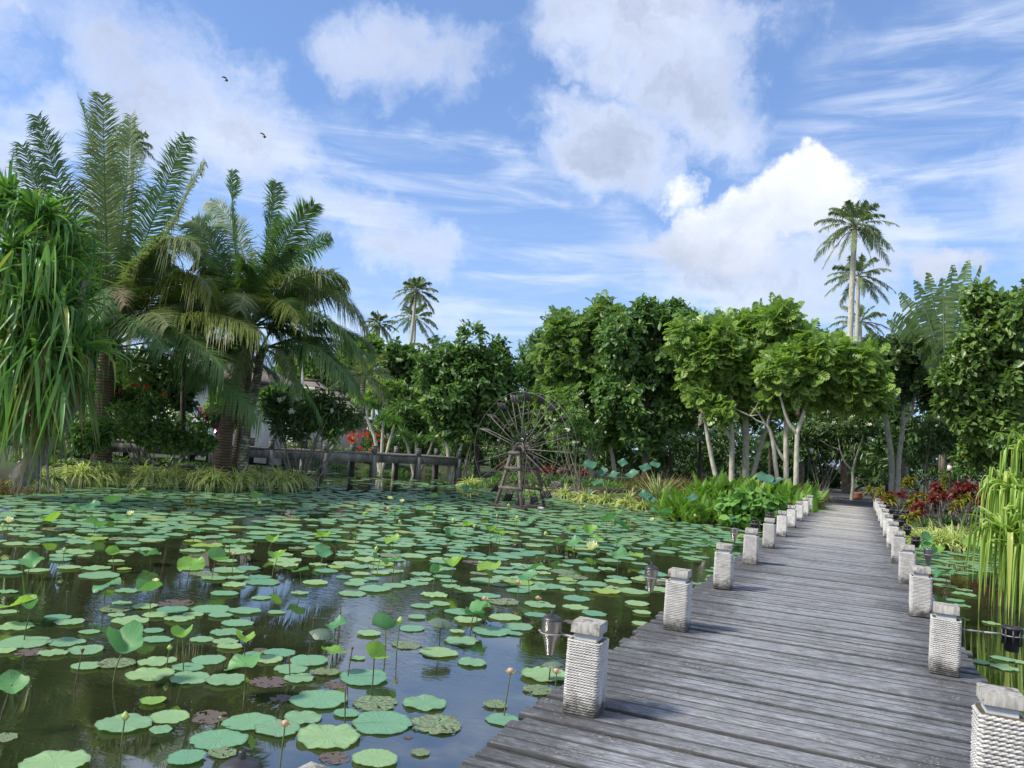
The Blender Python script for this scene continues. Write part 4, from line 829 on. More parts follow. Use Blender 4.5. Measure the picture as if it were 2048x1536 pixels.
tree('broadleaf_tree', 'large broadleaf tree at the right edge with scattered orange-yellow leaves', 2100, 27, [(1990, 640, 70, 80), (2060, 620, 80, 70), (1940, 720, 65, 70), (2020, 760, 95, 80), (1930, 800, 55, 45), (2100, 720, 90, 100), (2000, 850, 90, 50), (1900, 760, 35, 35), (1960, 850, 60, 40)], 3600, .31, T_OVAL, 'almond', 'bark', .17, seed=60, k=7, gap=-.55, tjit=.62)
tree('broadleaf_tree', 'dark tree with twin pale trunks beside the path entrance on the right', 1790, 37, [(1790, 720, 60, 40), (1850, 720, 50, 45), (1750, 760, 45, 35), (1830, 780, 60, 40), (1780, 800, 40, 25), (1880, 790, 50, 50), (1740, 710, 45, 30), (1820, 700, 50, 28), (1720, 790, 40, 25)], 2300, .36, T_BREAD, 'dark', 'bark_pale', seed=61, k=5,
     stems=[(.15, [(1784, 985, 0), (1783, 920, 0), (1775, 860, 0), (1768, 800, 0), (1770, 730, 0)], 1), (.13, [(1795, 990, -.3), (1798, 920, 0), (1806, 850, 0), (1805, 780, 0)], 1), (.08, [(1806, 850, 0), (1824, 825, 0), (1828, 790, 0)], 0)])
# fan-shaped palm (traveller's tree) at the right
def fan_tree():
    D = 36; g = np.random.default_rng(62); top = P(1890, 760, D); bp = np.array([top[0], top[1], ground_z(top[0], top[1])])
    root = empty('traveller_palm', bp, 'fan-shaped palm with torn banana-like leaves behind the right-hand trees', 'palm tree')
    tb = MB(bp); tb.tube(np.linspace(bp, top, 8), .17, 10); tb.build('trunk', M['bark'], root)
    for tx, ty, dd in [(1788, 625, 0), (1800, 585, .3), (1830, 560, 0), (1855, 545, .4), (1885, 555, -.3), (1905, 530, 0), (1935, 522, .3), (1960, 530, .5), (1990, 560, .6), (1775, 640, .4), (1860, 690, -.6), (1850, 730, -.8), (1835, 700, -.4), (1830, 750, .2), (1930, 640, -.5)]:
        fb = MB(bp); tip = P(tx, ty, D+dd); c = (top+tip)/2+np.array([0, 0, .5])+(tip-top)*.05; s = np.linspace(0, 1, 61)[:, None]; p = (1-s)**2*top+2*s*(1-s)*c+s*s*tip
        fb.tube(p, np.linspace(.05, .01, 61), 6, rnd=.9)
        tan = nrm(np.gradient(p, axis=0)); side = nrm(np.cross(tan, -fw)+g.normal(size=3)*.25); up = np.cross(side, tan)
        for sg in (-1, 1):
            for i in range(15, 60):
                if g.random() < .10: continue
                w_ = .42*math.sin(pi*((i-14)/47)**.8)*g.uniform(.85, 1.1)+.06; dz = np.array([0, 0, -.05-.18*g.random()*w_*2]); q = tan[i]*g.uniform(.02, .10)
                a, b_ = p[i], p[i+1]; fb.add([a, b_, b_+side[i+1]*sg*w_+q+dz+up[i]*.05, a+side[i]*sg*w_+q*.9+dz+up[i]*.05], [(0, 1, 2, 3)], np.clip(g.random(), 0, .9))
        fb.build('frond', M['banana'], root)
fan_tree()
# ------------------------------------------------------------------ waterwheel
def wheel():
    D = 27.0; hub = P(1048, 898, D); a32 = R(36)
    ax = np.array([*(rh*sin(a32)+fh*cos(a32)), 0]); hz = np.array([*(rh*cos(a32)-fh*sin(a32)), 0]); Z = np.array([0, 0, 1.0])
    base = np.array([hub[0], hub[1], WZ-.3]); Rr = 1.93; hw = .25
    root = empty('waterwheel', base, 'tall old wooden waterwheel with grey paddles standing among the lotus leaves', 'waterwheel')
    g = np.random.default_rng(71)
    for k in range(20):
        th = R(18*k)+g.uniform(-.015, .015); e = hz*cos(th)+Z*sin(th); tn = -hz*sin(th)+Z*cos(th)
        for s in (-1, 1):
            m = MB(base); m.bar(hub+ax*s*.20+e*.12, hub+ax*s*.17+e*(Rr-.05)+tn*g.uniform(-.02, .02), .020, .026, tn, g.random()); m.build('spoke', M['wheelwood'] if (k+s) % 3 else M['wheeldark'], root)
        m = MB(base); a, b_ = hub+e*(Rr-.27), hub+e*(Rr+.0); n0 = tn*.012; w = hw*.98
        for j in range(3):
            q0 = -w+2*w*j/3+.004; q1 = -w+2*w*(j+1)/3-.004; r_ = g.uniform(-.012, .012)
            V = [p+ax*q+n0*sg+e*(r_ if p is b_ else 0) for sg in (-1, 1) for p, q in ((a, q0), (a, q1), (b_, q1), (b_, q0))]; m.add(V, [(3, 2, 1, 0), (4, 5, 6, 7), (0, 1, 5, 4), (1, 2, 6, 5), (2, 3, 7, 6), (3, 0, 4, 7)])
        m.build('paddle', M['wheeldark'] if k % 3 else M['wheelwood'], root)
    th = np.linspace(0, 2*pi, 61)
    for s in (-1, 1):
        m = MB(base); jit = 1+.008*np.sin(th*5+s); m.tube([hub+ax*s*.26+(hz*cos(t)+Z*sin(t))*(Rr+.02)*j for t, j in zip(th, jit)], .0048, 6, cap=False); m.build('rim_hoop', M['wire'], root)
    for s in (1,):
        for k in range(20):
            if (k*7+s) % 9 == 4: continue
            t0, t1 = R(18*k-2), R(18*(k+1)+2); m = MB(base); m.bar(hub+ax*s*.215+(hz*cos(t0)+Z*sin(t0))*Rr*.66, hub+ax*s*.215+(hz*cos(t1)+Z*sin(t1))*Rr*.66, .02, .045, ax); m.build('brace', M['wheelwood'], root)
    m = MB(base); m.tube([hub-ax*.62, hub+ax*.62], .075, 12); m.build('axle', M['wheeldark'], root)
    for s in (-1, 1):
        m = MB(base); m.tube([hub+ax*(s*.2-.05), hub+ax*(s*.2+.05)], .17, 12)
        for k in range(6):
            t0 = R(60*k); t1 = R(60*k+62); m.bar(hub+ax*s*.27+(hz*cos(t0)+Z*sin(t0))*.22, hub+ax*s*.27+(hz*cos(t1)+Z*sin(t1))*.22, .03, .05, ax)
        m.build('hub', M['wheelwood'], root)
    for s, spread in ((-1, .62), (1, .62)):
        c = hub+ax*s*.52; f = MB(base)
        fr = empty('support_frame', (0, 0, 0), None, None); fr.parent = root
        zt, zb = hub[2]-.10, WZ-.35
        for q in (-1, 1):
            m = MB(base); m.bar([*(c+hz*q*.13)[:2], zt], [*(c+hz*q*spread+ax*s*.18)[:2], zb], .085, .085, hz); m.build('leg', M['wheelwood'] if s < 0 else M['wheeldark'], fr)
        for fz in (.03, .30, .66):
            zz = zt+(zb+.35-zt)*fz; wd = .13+(spread-.13)*(zt-zz)/(zt-zb); of = ax*s*.18*(zt-zz)/(zt-zb)
            m = MB(base); m.bar([*(c-hz*(wd+.07)+of-ax*.05)[:2], zz], [*(c+hz*(wd+.07)+of-ax*.05)[:2], zz], .04, .10); m.build('rung', M['wheelwood'] if s < 0 else M['wheeldark'], fr)
    m = MB(base); m.bar([*(hub-ax*.72-hz*.75)[:2], WZ+.03], [*(hub-ax*.72+hz*.75)[:2], WZ+.03], .1, .08); m.bar([*(hub+ax*.72-hz*.7)[:2], WZ+.03], [*(hub+ax*.72+hz*.7)[:2], WZ+.03], .1, .08); m.build('base_beam', M['wheeldark'], root)
wheel()
# ------------------------------------------------------------------ low bridge at the back
def back_bridge():
    A = gp(648, 36.3, 0)[:2]; B = gp(835, 40.0, 0)[:2]; d = (B-A)/np.linalg.norm(B-A); n = np.array([-d[1], d[0]]); bay = 2.69
    if n@fh < 0: n = -n
    dk = P(740, 906, 38.1)[2]
    o = np.array([A[0], A[1], 0]); root = empty('footbridge', o, 'low grey plank footbridge on concrete beams crossing behind the lotus pond', 'bridge')
    ends = (-4.55*bay, 3.08*bay); Wd = 1.9; ang = math.atan2(d[1], d[0])
    def pt(s, t, z): return np.array([*(A+d*s+n*t), z])
    def slab(name, mat, s0, s1, t0, t1, z0, z1):
        m = MB(o); m.box(pt((s0+s1)/2, (t0+t1)/2, (z0+z1)/2), (s1-s0, t1-t0, z1-z0), ang); return m.build(name, mat, root)
    m = MB(o); s = ends[0]; g = random.Random(5)
    while s < ends[1]:
        w = g.uniform(.14, .17); m.box(pt(s+w/2, Wd/2, dk-.04+g.uniform(-.006, .006)), (w-.015, Wd+.2+g.uniform(-.03, .03), .08), ang, g.random()); s += w
    m.build('deck_planks', M['bridgedeck'], root)
    for t in (0, Wd): slab('edge_beam', M['concrete'], ends[0], ends[1], t-.09, t+.09, dk-.44, dk-.083)
    for i in range(-4, 4):
        for t in (-.02, Wd+.02):
            s0 = i*bay; q = MB(o); q.box(pt(s0, t, (WZ-.6+dk-.09)/2), (.24, .24, dk-.09-WZ+.6), ang); q.build('pier', M['concrete'], root)
            q = MB(o); q.box(pt(s0, t, dk+.16), (.19, .19, .32), ang); q.box(pt(s0, t, dk+.21), (.215, .215, .035), ang); q.box(pt(s0, t, dk+.345), (.21, .21, .05), ang); q.build('bollard', M['concrete'], root)
back_bridge()
# ------------------------------------------------------------------ houses
def mesh_prism(m, pts): pass
def roof_hip(m, c, ang, l, w, z0, z1, rl, sweep=.0, thick=.14):
    """hipped roof, ridge length rl, optional flared eaves"""
    rows = [(1, z0), (.72, z0+(z1-z0)*(.28-sweep*.13)), (.38, z0+(z1-z0)*(.62-sweep*.12)), (0, z1)]
    ca, sa = cos(ang), sin(ang); V = []
    for f, z in [(1, z0-thick)]+rows:
        hl = rl/2+(l/2-rl/2)*f; hw_ = w/2*f
        for x, y in ((-hl, -hw_), (hl, -hw_), (hl, hw_), (-hl, hw_)): V.append((c[0]+x*ca-y*sa, c[1]+x*sa+y*ca, z))
    Fc = [(i*4+j, i*4+(j+1) % 4, (i+1)*4+(j+1) % 4, (i+1)*4+j) for i in range(4) for j in range(4)]+[(3, 2, 1, 0)]
    m.add(V, Fc)
def house(name, label, px, D, ang, l, w, eave_py, ridge_py, rl, ov=.8, sweep=.6, roofmat='thatch', windows=(), cat='house', ridge=True):
    c = gp(px, D, 0); z0 = ground_z(c[0], c[1]); ze = P(px, eave_py, D)[2]; zr = P(px, ridge_py, D)[2]; o = np.array([c[0], c[1], z0]); root = empty(name, o, label, cat)
    m = MB(o); m.box((c[0], c[1], (z0+ze)/2+.1), (l, w, ze-z0+.2), ang); m.build('wall', M['wall'], root)
    m = MB(o); roof_hip(m, c, ang, l+2*ov, w+2*ov, ze, zr, rl, sweep); rf = m.build('roof', M[roofmat], root)
    ca, sa = cos(ang), sin(ang)
    def loc(x, y, z): return (c[0]+x*ca-y*sa, c[1]+x*sa+y*ca, z)
    if ridge:
        m = MB(o); m.bar(loc(-rl/2-.2, 0, zr+.04), loc(rl/2+.2, 0, zr+.04), .3, .2); m.build('ridge_cap', M['fascia'], rf)
    m = MB(o); hl, hw_ = l/2+ov, w/2+ov
    for a, b_ in (((-hl, -hw_), (hl, -hw_)), ((hl, -hw_), (hl, hw_)), ((-hl, -hw_), (-hl, hw_))): m.bar(loc(a[0], a[1]-.02, ze-.13), loc(b_[0], b_[1]-.02, ze-.13), .06, .2)
    m.build('fascia', M['fascia'], root)
    for x, z, ww, hh in windows:
        wz = z0+z; f = MB(o)
        for sx in (-1, 1): f.box(loc(x+sx*ww/2, -w/2-.03, wz), (.08, .08, hh), ang)
        for sz in (-1, 1): f.box(loc(x, -w/2-.035, wz+sz*(hh/2+.04)), (ww+.2, .09, .08), ang)
        f.box(loc(x, -w/2-.032, wz), (.05, .07, hh-.02), ang)
        fo = f.build('window', M['fascia'], root); p = MB(o); p.box(loc(x, -w/2-.012, wz), (ww, .02, hh), ang); p.build('pane', M['glass'], fo)
    return root
fa = -YAW*-1
house('villa', 'white villa with grey shingle roof and blue-grey window seen between the palm trunks', 446, 44, YAW*-1+R(-8), 5.2, 4, 762, 712, 2.6, sweep=.2, windows=[(-1.5, 1.75, 1.3, 1.6), (.6, 1.75, 1.3, 1.6)])
house('villa', 'villa with dark steep roof and white gable showing under the palm fronds further back', 378, 52, YAW*-1+R(10), 5.5, 5, 741, 698, 1.5, sweep=.3, ov=.9)
house('pavilion', 'pavilion with long flared thatch roof sloping to the right above the red bush', 652, 52, YAW*-1+R(5), 4.6, 4, 834, 796, 2.2, sweep=1.3, ov=.6)
house('pavilion', 'small thatch pavilion with dark gable end peeking above the flared thatch roof', 646, 60, YAW*-1+R(-12), 2.0, 2.2, 796, 779, 1.7, sweep=.3, ov=.35)
house('pavilion', 'furthest dark thatch roof stepping up behind the other pavilions', 612, 66, YAW*-1+R(-5), 2.4, 2.4, 780, 760, 1.2, sweep=.8, ov=.45)
b = MB(P(605, 790, 64)); b.tube([P(605, 790, 64), P(605, 760, 64), P(605, 727, 64)], [.12, .09, .01], 8); tagp(b.build('finial', M['wall']), 'slim white spire above the dark thatch roofs', 'spire')
_c = P(62, 840, 23); _g = ground_z(_c[0], _c[1]); b = MB((_c[0], _c[1], _g)); b.box((_c[0], _c[1], (_g+P(62, 785, 23)[2])/2), (.30, .22, P(62, 785, 23)[2]-_g), R(-24), taper=.45); b.box((_c[0], _c[1], _g+.15), (.45, .34, .3), R(-24)); tagp(b.build('pillar', M['plaster']), 'cream plaster pillar showing through the screw pine roots at left', 'pillar')
# ------------------------------------------------------------------ shrubs and plants
def shrub(label, px, D, lobes, n, size, tpl, mat, seed, name='shrub', cat='shrub', group=None, flowers=None, fn=40, fs=.12, fmat='white', stems=6, **kw):
    g = np.random.default_rng(seed); bp = gp(px, D, 0); bp = np.array([bp[0], bp[1], ground_z(bp[0], bp[1])]); root = empty(name, bp, label, cat, group)
    L = [px_lobe(l[0], l[1], l[2], l[3], D, l[4] if len(l) > 4 else 0) for l in lobes]
    tb = MB(bp)
    for c, r in L:
        for _ in range(max(1, stems//len(L))): limb(tb, bp+np.r_[g.normal(size=2)*.15, -.05], c+rdir(1, g)[0]*r*.7, .03, .008, g, .12, 5, 7)
    tb.build('stems', M['bark'], root); kw.setdefault('split', 5); kw.setdefault('k', 6)
    cb_ = MB(bp); crown(cb_, L, n, size, tpl, g, **kw); cb_.build('foliage', M[mat], root)
    if flowers:
        fb = MB(bp); FL = [px_lobe(l[0], l[1], l[2], l[3], D, (l[4] if len(l) > 4 else 0)-.2) for l in flowers]; crown(fb, FL, fn, fs, T_FLOWER, g, k=3, split=0, fill=.0, gap=-.9, flat=.2, droop=0); fb.build('flowers', M[fmat], root)
    return root
shrub('dark leafy bush with a few pink blooms in front of the small dark palm', 300, 25.5, [(290, 830, 70, 50), (370, 850, 55, 45), (330, 880, 80, 30), (240, 850, 40, 45), (400, 880, 35, 30)], 1300, .17, T_OVAL, 'bush', 81, gap=-.3)
shrub('pink and white flowering bush behind the dark leafy bush', 290, 28, [(280, 800, 60, 35), (220, 790, 35, 30)], 700, .17, T_OVAL, 'bush', 82, flowers=[(285, 785, 50, 18), (240, 795, 20, 10)], fn=14, fs=.10, fmat='scarlet')
shrub('frangipani bush with white flowers and bare forked stems on the island tip', 600, 28.5, [(560, 820, 50, 35), (620, 830, 55, 35), (660, 810, 35, 35), (580, 860, 60, 25), (700, 840, 25, 20)], 480, .34, T_LONG, 'frangi', 83, gap=-.2, name='frangipani', flowers=[(610, 818, 70, 25)], fn=9, fs=.13, stems=20, k=5)
shrub('magenta bougainvillea between the dark bush and the thick palm trunk', 430, 31, [(425, 840, 28, 25), (450, 870, 25, 25)], 330, .15, T_OVAL, 'bush', 84, name='bougainvillea', flowers=[(415, 830, 18, 14), (445, 858, 16, 18)], fn=60, fs=.075, fmat='magenta')
shrub('red-blooming bush behind the footbridge, left of the dragon trees', 725, 45, [(715, 885, 35, 40), (755, 895, 35, 30), (735, 865, 30, 25)], 800, .2, T_LONG, 'bush', 85, flowers=[(705, 868, 18, 14), (735, 885, 40, 25)], fn=110, fs=.09, fmat='scarlet')
shrub('low leafy bush with yellow-orange shoots at the left of the island', 180, 23.5, [(175, 875, 35, 28), (205, 865, 25, 25)], 350, .3, T_LONG, 'bush', 86)
shrub('dense dark green tree mass behind the big left palm', 240, 33, [(230, 760, 60, 60), (300, 740, 60, 60), (350, 780, 40, 50), (270, 800, 70, 50), (200, 700, 40, 50)], 1900, .3, T_OVAL, 'dark', 87, name='broadleaf_tree', cat='tree')
shrub('bright yellow-green bamboo-like shrub before the white villa wall', 440, 36, [(438, 815, 30, 25), (480, 830, 25, 25)], 420, .4, T_LONG, 'lime', 88, flat=.1)
shrub('tall green reed-like shrub behind the frangipani bush', 640, 38, [(640, 840, 32, 26), (672, 870, 30, 40), (605, 812, 26, 20), (560, 810, 36, 28)], 900, .55, T_LONG, 'bush', 89, flat=.0)
shrub('loose green hedge shrub behind the dragon trees', 800, 50, [(810, 840, 55, 40), (770, 845, 30, 28), (850, 870, 50, 40)], 1300, .38, T_LONG, 'bush', 90)
shrub('pale green shrub mass below the tall leaning palm', 790, 60, [(790, 790, 50, 35), (740, 790, 40, 30), (830, 800, 30, 40)], 1000, .4, T_OVAL, 'lime', 91)
shrub('frangipani shrub with small white flowers behind the waterwheel to its right', 1160, 33.5, [(1140, 850, 50, 45), (1180, 870, 40, 40), (1120, 890, 50, 35)], 700, .2, T_LONG, 'bush', 92, name='frangipani', flowers=[(1150, 850, 60, 40)], fn=22, fs=.07, stems=14)
shrub('pale variegated shrub with white blotched leaves beneath the round tree', 930, 42, [(930, 885, 22, 25)], 240, .2, T_OVAL, 'spider', 93)
shrub('flowering frangipani above the dark path entrance with scattered white blooms', 1640, 40, [(1640, 850, 50, 28), (1600, 870, 30, 20), (1680, 840, 40, 25), (1730, 850, 45, 28), (1690, 870, 40, 20)], 900, .3, T_LONG, 'frangi', 94, name='frangipani', flowers=[(1690, 840, 70, 22)], fn=16, fs=.13, stems=10)
shrub('dark green hedge behind the red cordylines at the right', 1900, 31, [(1880, 945, 50, 14), (1940, 945, 50, 14), (2000, 940, 40, 18), (2060, 940, 40, 20)], 900, .13, T_OVAL, 'bush', 95, name='hedge', cat='hedge')
shrub('leafy shrub filling the right edge below the large broadleaf tree', 2000, 28.5, [(1990, 890, 50, 40), (2050, 900, 50, 45), (1940, 910, 40, 30), (2100, 880, 60, 60)], 900, .26, T_OVAL, 'almond', 97)
shrub('dark shrub with fine twigs and white flowers right of the twin trunks', 1860, 34, [(1860, 850, 45, 40), (1910, 870, 50, 45), (1850, 900, 35, 25), (1960, 900, 45, 35)], 1100, .22, T_LONG, 'dark', 96, flowers=[(1880, 860, 50, 30)], fn=8, fs=.08, stems=14)
# understory wood behind the trees: nobody could count it
def wood(label, spans, mat, seed, size, n):
    g = np.random.default_rng(seed); b = MB((0, 0, 0)); L = []
    for x0, x1, ytop, ybot, D, dd in spans:
        x = x0
        while x < x1:
            w = g.uniform(30, 55); yt = ytop+g.uniform(-18, 18); ry = (ybot-yt)/2; c = P(x, (yt+ybot)/2, D+g.uniform(-dd, dd)); L.append((c, np.array([w*D/F, w*D/F, ry*D/F]))); x += w*.9
    crown(b, L, n, size, T_LONG if seed % 2 else T_OVAL, g, k=6, split=4, fill=.35); tagp(b.build('undergrowth', M[mat]), label, 'undergrowth', None, 'stuff')
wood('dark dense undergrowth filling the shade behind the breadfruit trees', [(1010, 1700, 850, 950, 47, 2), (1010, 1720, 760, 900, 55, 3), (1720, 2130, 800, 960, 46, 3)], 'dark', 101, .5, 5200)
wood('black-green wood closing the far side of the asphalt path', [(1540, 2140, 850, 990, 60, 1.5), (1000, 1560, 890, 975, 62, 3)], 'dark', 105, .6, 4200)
wood('dense undergrowth behind the footbridge and the left island', [(-160, 420, 800, 940, 40, 2), (430, 700, 880, 945, 50, 2), (700, 1000, 855, 945, 55, 3)], 'bush', 103, .5, 3600)
wood('far wooded slope closing the view between the palms and the round tree', [(640, 900, 700, 880, 130, 8), (380, 660, 740, 860, 90, 6)], 'bush', 104, 1.0, 3000)
for lab, px, D, lob, mt, sd in [
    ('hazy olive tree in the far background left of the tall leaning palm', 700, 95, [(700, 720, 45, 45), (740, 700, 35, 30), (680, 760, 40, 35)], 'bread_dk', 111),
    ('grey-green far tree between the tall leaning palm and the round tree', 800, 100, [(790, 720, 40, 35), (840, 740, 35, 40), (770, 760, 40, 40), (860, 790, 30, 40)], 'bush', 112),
    ('green tree behind the pavilion roofs under the arching palm fronds', 620, 75, [(620, 740, 40, 30), (660, 745, 35, 30), (580, 750, 40, 35)], 'lime', 113),
    ('tree crown behind the villa roof left of the thick palm trunk', 420, 62, [(430, 715, 40, 25), (380, 730, 40, 30), (470, 730, 40, 35)], 'lime', 114),
    ('green tree behind the screw pine at the far left edge', 60, 42, [(60, 700, 80, 90), (-40, 720, 80, 90), (150, 760, 60, 70)], 'dark', 115),
    ('broadleaf tree filling the gap behind the breadfruit trees at centre', 1330, 56, [(1380, 800, 70, 40), (1300, 830, 60, 40), (1180, 800, 60, 60), (1330, 690, 80, 60), (1230, 720, 80, 60), (1420, 740, 70, 60)], 'bush', 116),
    ('broadleaf tree behind the breadfruit leaves left of the three tall palms', 1600, 52, [(1520, 820, 60, 45), (1600, 810, 60, 40), (1660, 790, 60, 35), (1600, 730, 70, 40), (1540, 740, 50, 40), (1680, 740, 60, 35)], 'bush', 117),
    ('broadleaf tree behind the path entrance between the tall palms and fan palm', 1810, 52, [(1800, 740, 60, 35), (1740, 760, 50, 35), (1860, 760, 50, 50), (1900, 820, 60, 50)], 'bush', 118),
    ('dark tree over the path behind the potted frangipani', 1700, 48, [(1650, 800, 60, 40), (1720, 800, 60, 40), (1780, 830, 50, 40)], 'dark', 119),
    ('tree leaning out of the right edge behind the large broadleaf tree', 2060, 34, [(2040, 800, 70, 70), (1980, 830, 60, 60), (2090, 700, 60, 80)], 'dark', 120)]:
    tree('broadleaf_tree', lab, px, D, lob, 1500, .008*D, T_OVAL, mt, 'bark', .2, seed=sd, k=6)
# palmate understory palms
for lab, px, py, D, sd in [('low dark palm in the shade left of the forked breadfruit trunks', 1400, 880, 44, 121), ('low palm in the shade behind the slim pale stems', 1540, 890, 43, 122), ('low dark palm under the trees right of the wheel', 1340, 900, 45, 123), ('small fern palm beside the dark path opening', 1740, 960, 46, 124)]:
    palm('understory_palm', lab, [(px, 960, 0), (px, (py+960)/2, 0), (px, py, 0)], .09, [], 'dark', 'bark_dark', D, seed=sd, ll=.55, nl=26, w=.07, auto=(11, 1.9, 5, 75), cat='palm')
# dragon trees
def dragon(label, stems, D, seed, name='dragon_tree', mat='pandan', L=.75, n=90, w=.04, bark='bark_pale'):
    g = np.random.default_rng(seed); b0 = P(*stems[0][0], D); z = ground_z(b0[0], b0[1]); o = np.array([b0[0], b0[1], z]); root = empty(name, o, label, 'tree')
    for st in stems:
        p = np.array([P(x, y, D) for x, y in st]); 
        if st[0] == stems[0][0]: p[0][2] = z-.1
        t = np.linspace(0, len(p)-1, 12); ii = np.minimum(t.astype(int), len(p)-2); q = p[ii]+(p[ii+1]-p[ii])*smooth(t-ii)[:, None]*0+(p[ii+1]-p[ii])*(t-ii)[:, None]
        m = MB(o); m.tube(q, np.linspace(.11, .06, 12), 8, jit=.08, rg=g); m.build('trunk', M[bark], root)
        m = MB(o); az = g.uniform(0, 2*pi, n); el = np.arccos(g.uniform(-.35, 1, n)); d = np.stack([np.sin(el)*np.cos(az), np.sin(el)*np.sin(az), np.cos(el)], -1)
        strap_leaves(m, np.repeat(q[-1][None], n, 0), d, L*g.uniform(.7, 1.05, n), w, g.uniform(.1, .45, n), g, seg=3); m.build('leaf_head', M[mat], root)
dragon('tallest dragon tree with a curved pale trunk behind the footbridge', [[(764, 912), (750, 875), (735, 840), (732, 805)], [(764, 912), (765, 870), (767, 840)], [(764, 912), (780, 880), (790, 845)]], 43, 131, L=.95, n=130)
dragon('short dragon trees clustered under the round tree behind the bridge', [[(835, 915), (832, 880)], [(835, 915), (860, 900), (868, 875)], [(835, 915), (815, 890), (805, 870)]], 44, 132, L=.85, n=110)
dragon('low branching dragon plant with crossing pale stems right of the short cluster', [[(905, 925), (920, 900), (925, 885)], [(905, 925), (895, 895), (888, 880)]], 42, 133, L=.6, n=80, mat='bush')
# striped grass clumps
g = np.random.default_rng(140)
isl = [(70, 968, 20.6, .7), (105, 962, 20.8, .6), (160, 935, 23, .95), (205, 945, 23.4, .8), (255, 950, 24, .7), (300, 962, 23.6, .75), (345, 958, 24.4, .7), (395, 962, 24.6, .8), (430, 975, 24.6, .8), (475, 972, 25.0, .8), (520, 968, 26, .8), (560, 975, 26.2, .75), (592, 966, 27.6, .85), (500, 945, 28, .7), (560, 945, 29, .75), (350, 930, 26.5, .6), (290, 935, 26, .6), (420, 940, 27, .6)]
for i, (px, py, D, L) in enumerate(sorted(isl)):
    p = gp(px, D, 0); z = max(ground_z(p[0], p[1])+.08, WZ+.15)
    z += .16
    clump('striped_grass', f'{ORD[i+1]} cream-striped grass clump from the left along the palm island', (p[0], p[1], z), 'spider' if i not in (0, 1, 4, 5) else 'spider_dk', 125, L*1.45, .046, g, droop=(.35, 1.0), group='striped grass clumps on the palm island', cat='grass clump')
rt = [(942, 975, 36.5, .8), (1075, 985, 33, .75), (1128, 985, 33.5, .8), (1175, 995, 31.5, .9), (1215, 1003, 31, .95), (1258, 1008, 30.2, .95), (1290, 1015, 29.5, .7)]
for i, (px, py, D, L) in enumerate(rt):
    p = gp(px, D, 0); z = max(ground_z(p[0], p[1]), WZ+.05)
    clump('striped_grass', f'{ORD[i+1]} yellow striped grass clump from the left on the bank behind the waterwheel', (p[0], p[1], z), 'spider', 105, L*1.45, .055, g, droop=(.3, .9), group='striped grass clumps behind the waterwheel', cat='grass clump')
rr = [(1822, 1060, 23.5), (1850, 1070, 23), (1880, 1075, 22.8), (1912, 1075, 22.8), (1942, 1078, 22.6), (1870, 1050, 24.6), (1905, 1055, 24.6), (1980, 1075, 23.5)]
for i, (px, py, D) in enumerate(rr):
    p = gp(px, D, 0); z = max(ground_z(p[0], p[1]), WZ+.05)
    clump('striped_grass', f'{ORD[i+1]} bright striped grass clump among those right of the boardwalk', (p[0], p[1], z), 'spider', 150, 1.2, .05, g, droop=(.25, .8), group='striped grass clumps right of the boardwalk', cat='grass clump')
# red cordylines and crotons
for i, (px, py, D, mt) in enumerate([(1770, 985, 29, 'croton'), (1790, 1000, 27.5, 'croton'), (1805, 990, 28, 'red'), (1838, 985, 27.5, 'croton'), (1860, 975, 28, 'red'), (1878, 990, 26.5, 'red'), (1905, 980, 27, 'red'), (1930, 975, 27, 'red'), (1958, 985, 26.5, 'red'), (1985, 980, 26.5, 'red'), (1845, 1010, 25.8, 'red'), (1800, 1030, 25.2, 'croton'), (1925, 1000, 26, 'croton'), (2010, 970, 26, 'red'), (1990, 940, 28, 'rust'), (1820, 965, 30, 'croton'), (1885, 960, 29.5, 'croton')]):
    gg = np.random.default_rng(200+i); p = gp(px, D, 0); z = max(ground_z(p[0], p[1]), -.5); o = np.array([p[0], p[1], z]); top = P(px, py, D)
    col = {'red': 'crimson-leaved', 'croton': 'yellow-green and orange leaved', 'rust': 'dark rust-leaved'}[mt]
    root = empty('cordyline' if mt != 'croton' else 'croton', o, f'{col} plant, {ORD[i+1]} of the bright bed right of the boardwalk', 'plant', 'red and yellow foliage plants right of the boardwalk')
    m = MB(o); b2 = MB(o)
    for s in range(4):
        h = top+np.r_[gg.normal(size=2)*.22, gg.uniform(-.25, .18)]; m.tube([o+np.r_[gg.normal(size=2)*.08, -.03], (o+h)/2+gg.normal(size=3)*.04, h], [.02, .016, .012], 5)
        n = 30; az = gg.uniform(0, 2*pi, n); el = np.arccos(gg.uniform(-.3, 1, n)); d = np.stack([np.sin(el)*np.cos(az), np.sin(el)*np.sin(az), np.cos(el)], -1)
        strap_leaves(b2, h-np.array([0, 0, .25])*gg.random((n, 1)), d, .34*gg.uniform(.7, 1.1, n), .075, gg.uniform(.1, .6, n), gg, seg=4, rnd=gg.random(n)*.9)
    m.build('stems', M['bark'], root); b2.build('leaves', M[mt], root)
for i, (px, D) in enumerate([(1130, 37), (1100, 38), (1165, 36), (1010, 40), (1085, 36)]):
    p = gp(px, D, 0); clump('cordyline', ['crimson tuft', 'dark red tuft', 'small scarlet tuft', 'maroon tuft', 'bright red tuft'][i]+' on the bank behind the waterwheel', (p[0], p[1], ground_z(p[0], p[1])+.45), 'red', 60, .6, .07, g, droop=(.1, .6), group='red tufts behind the waterwheel')
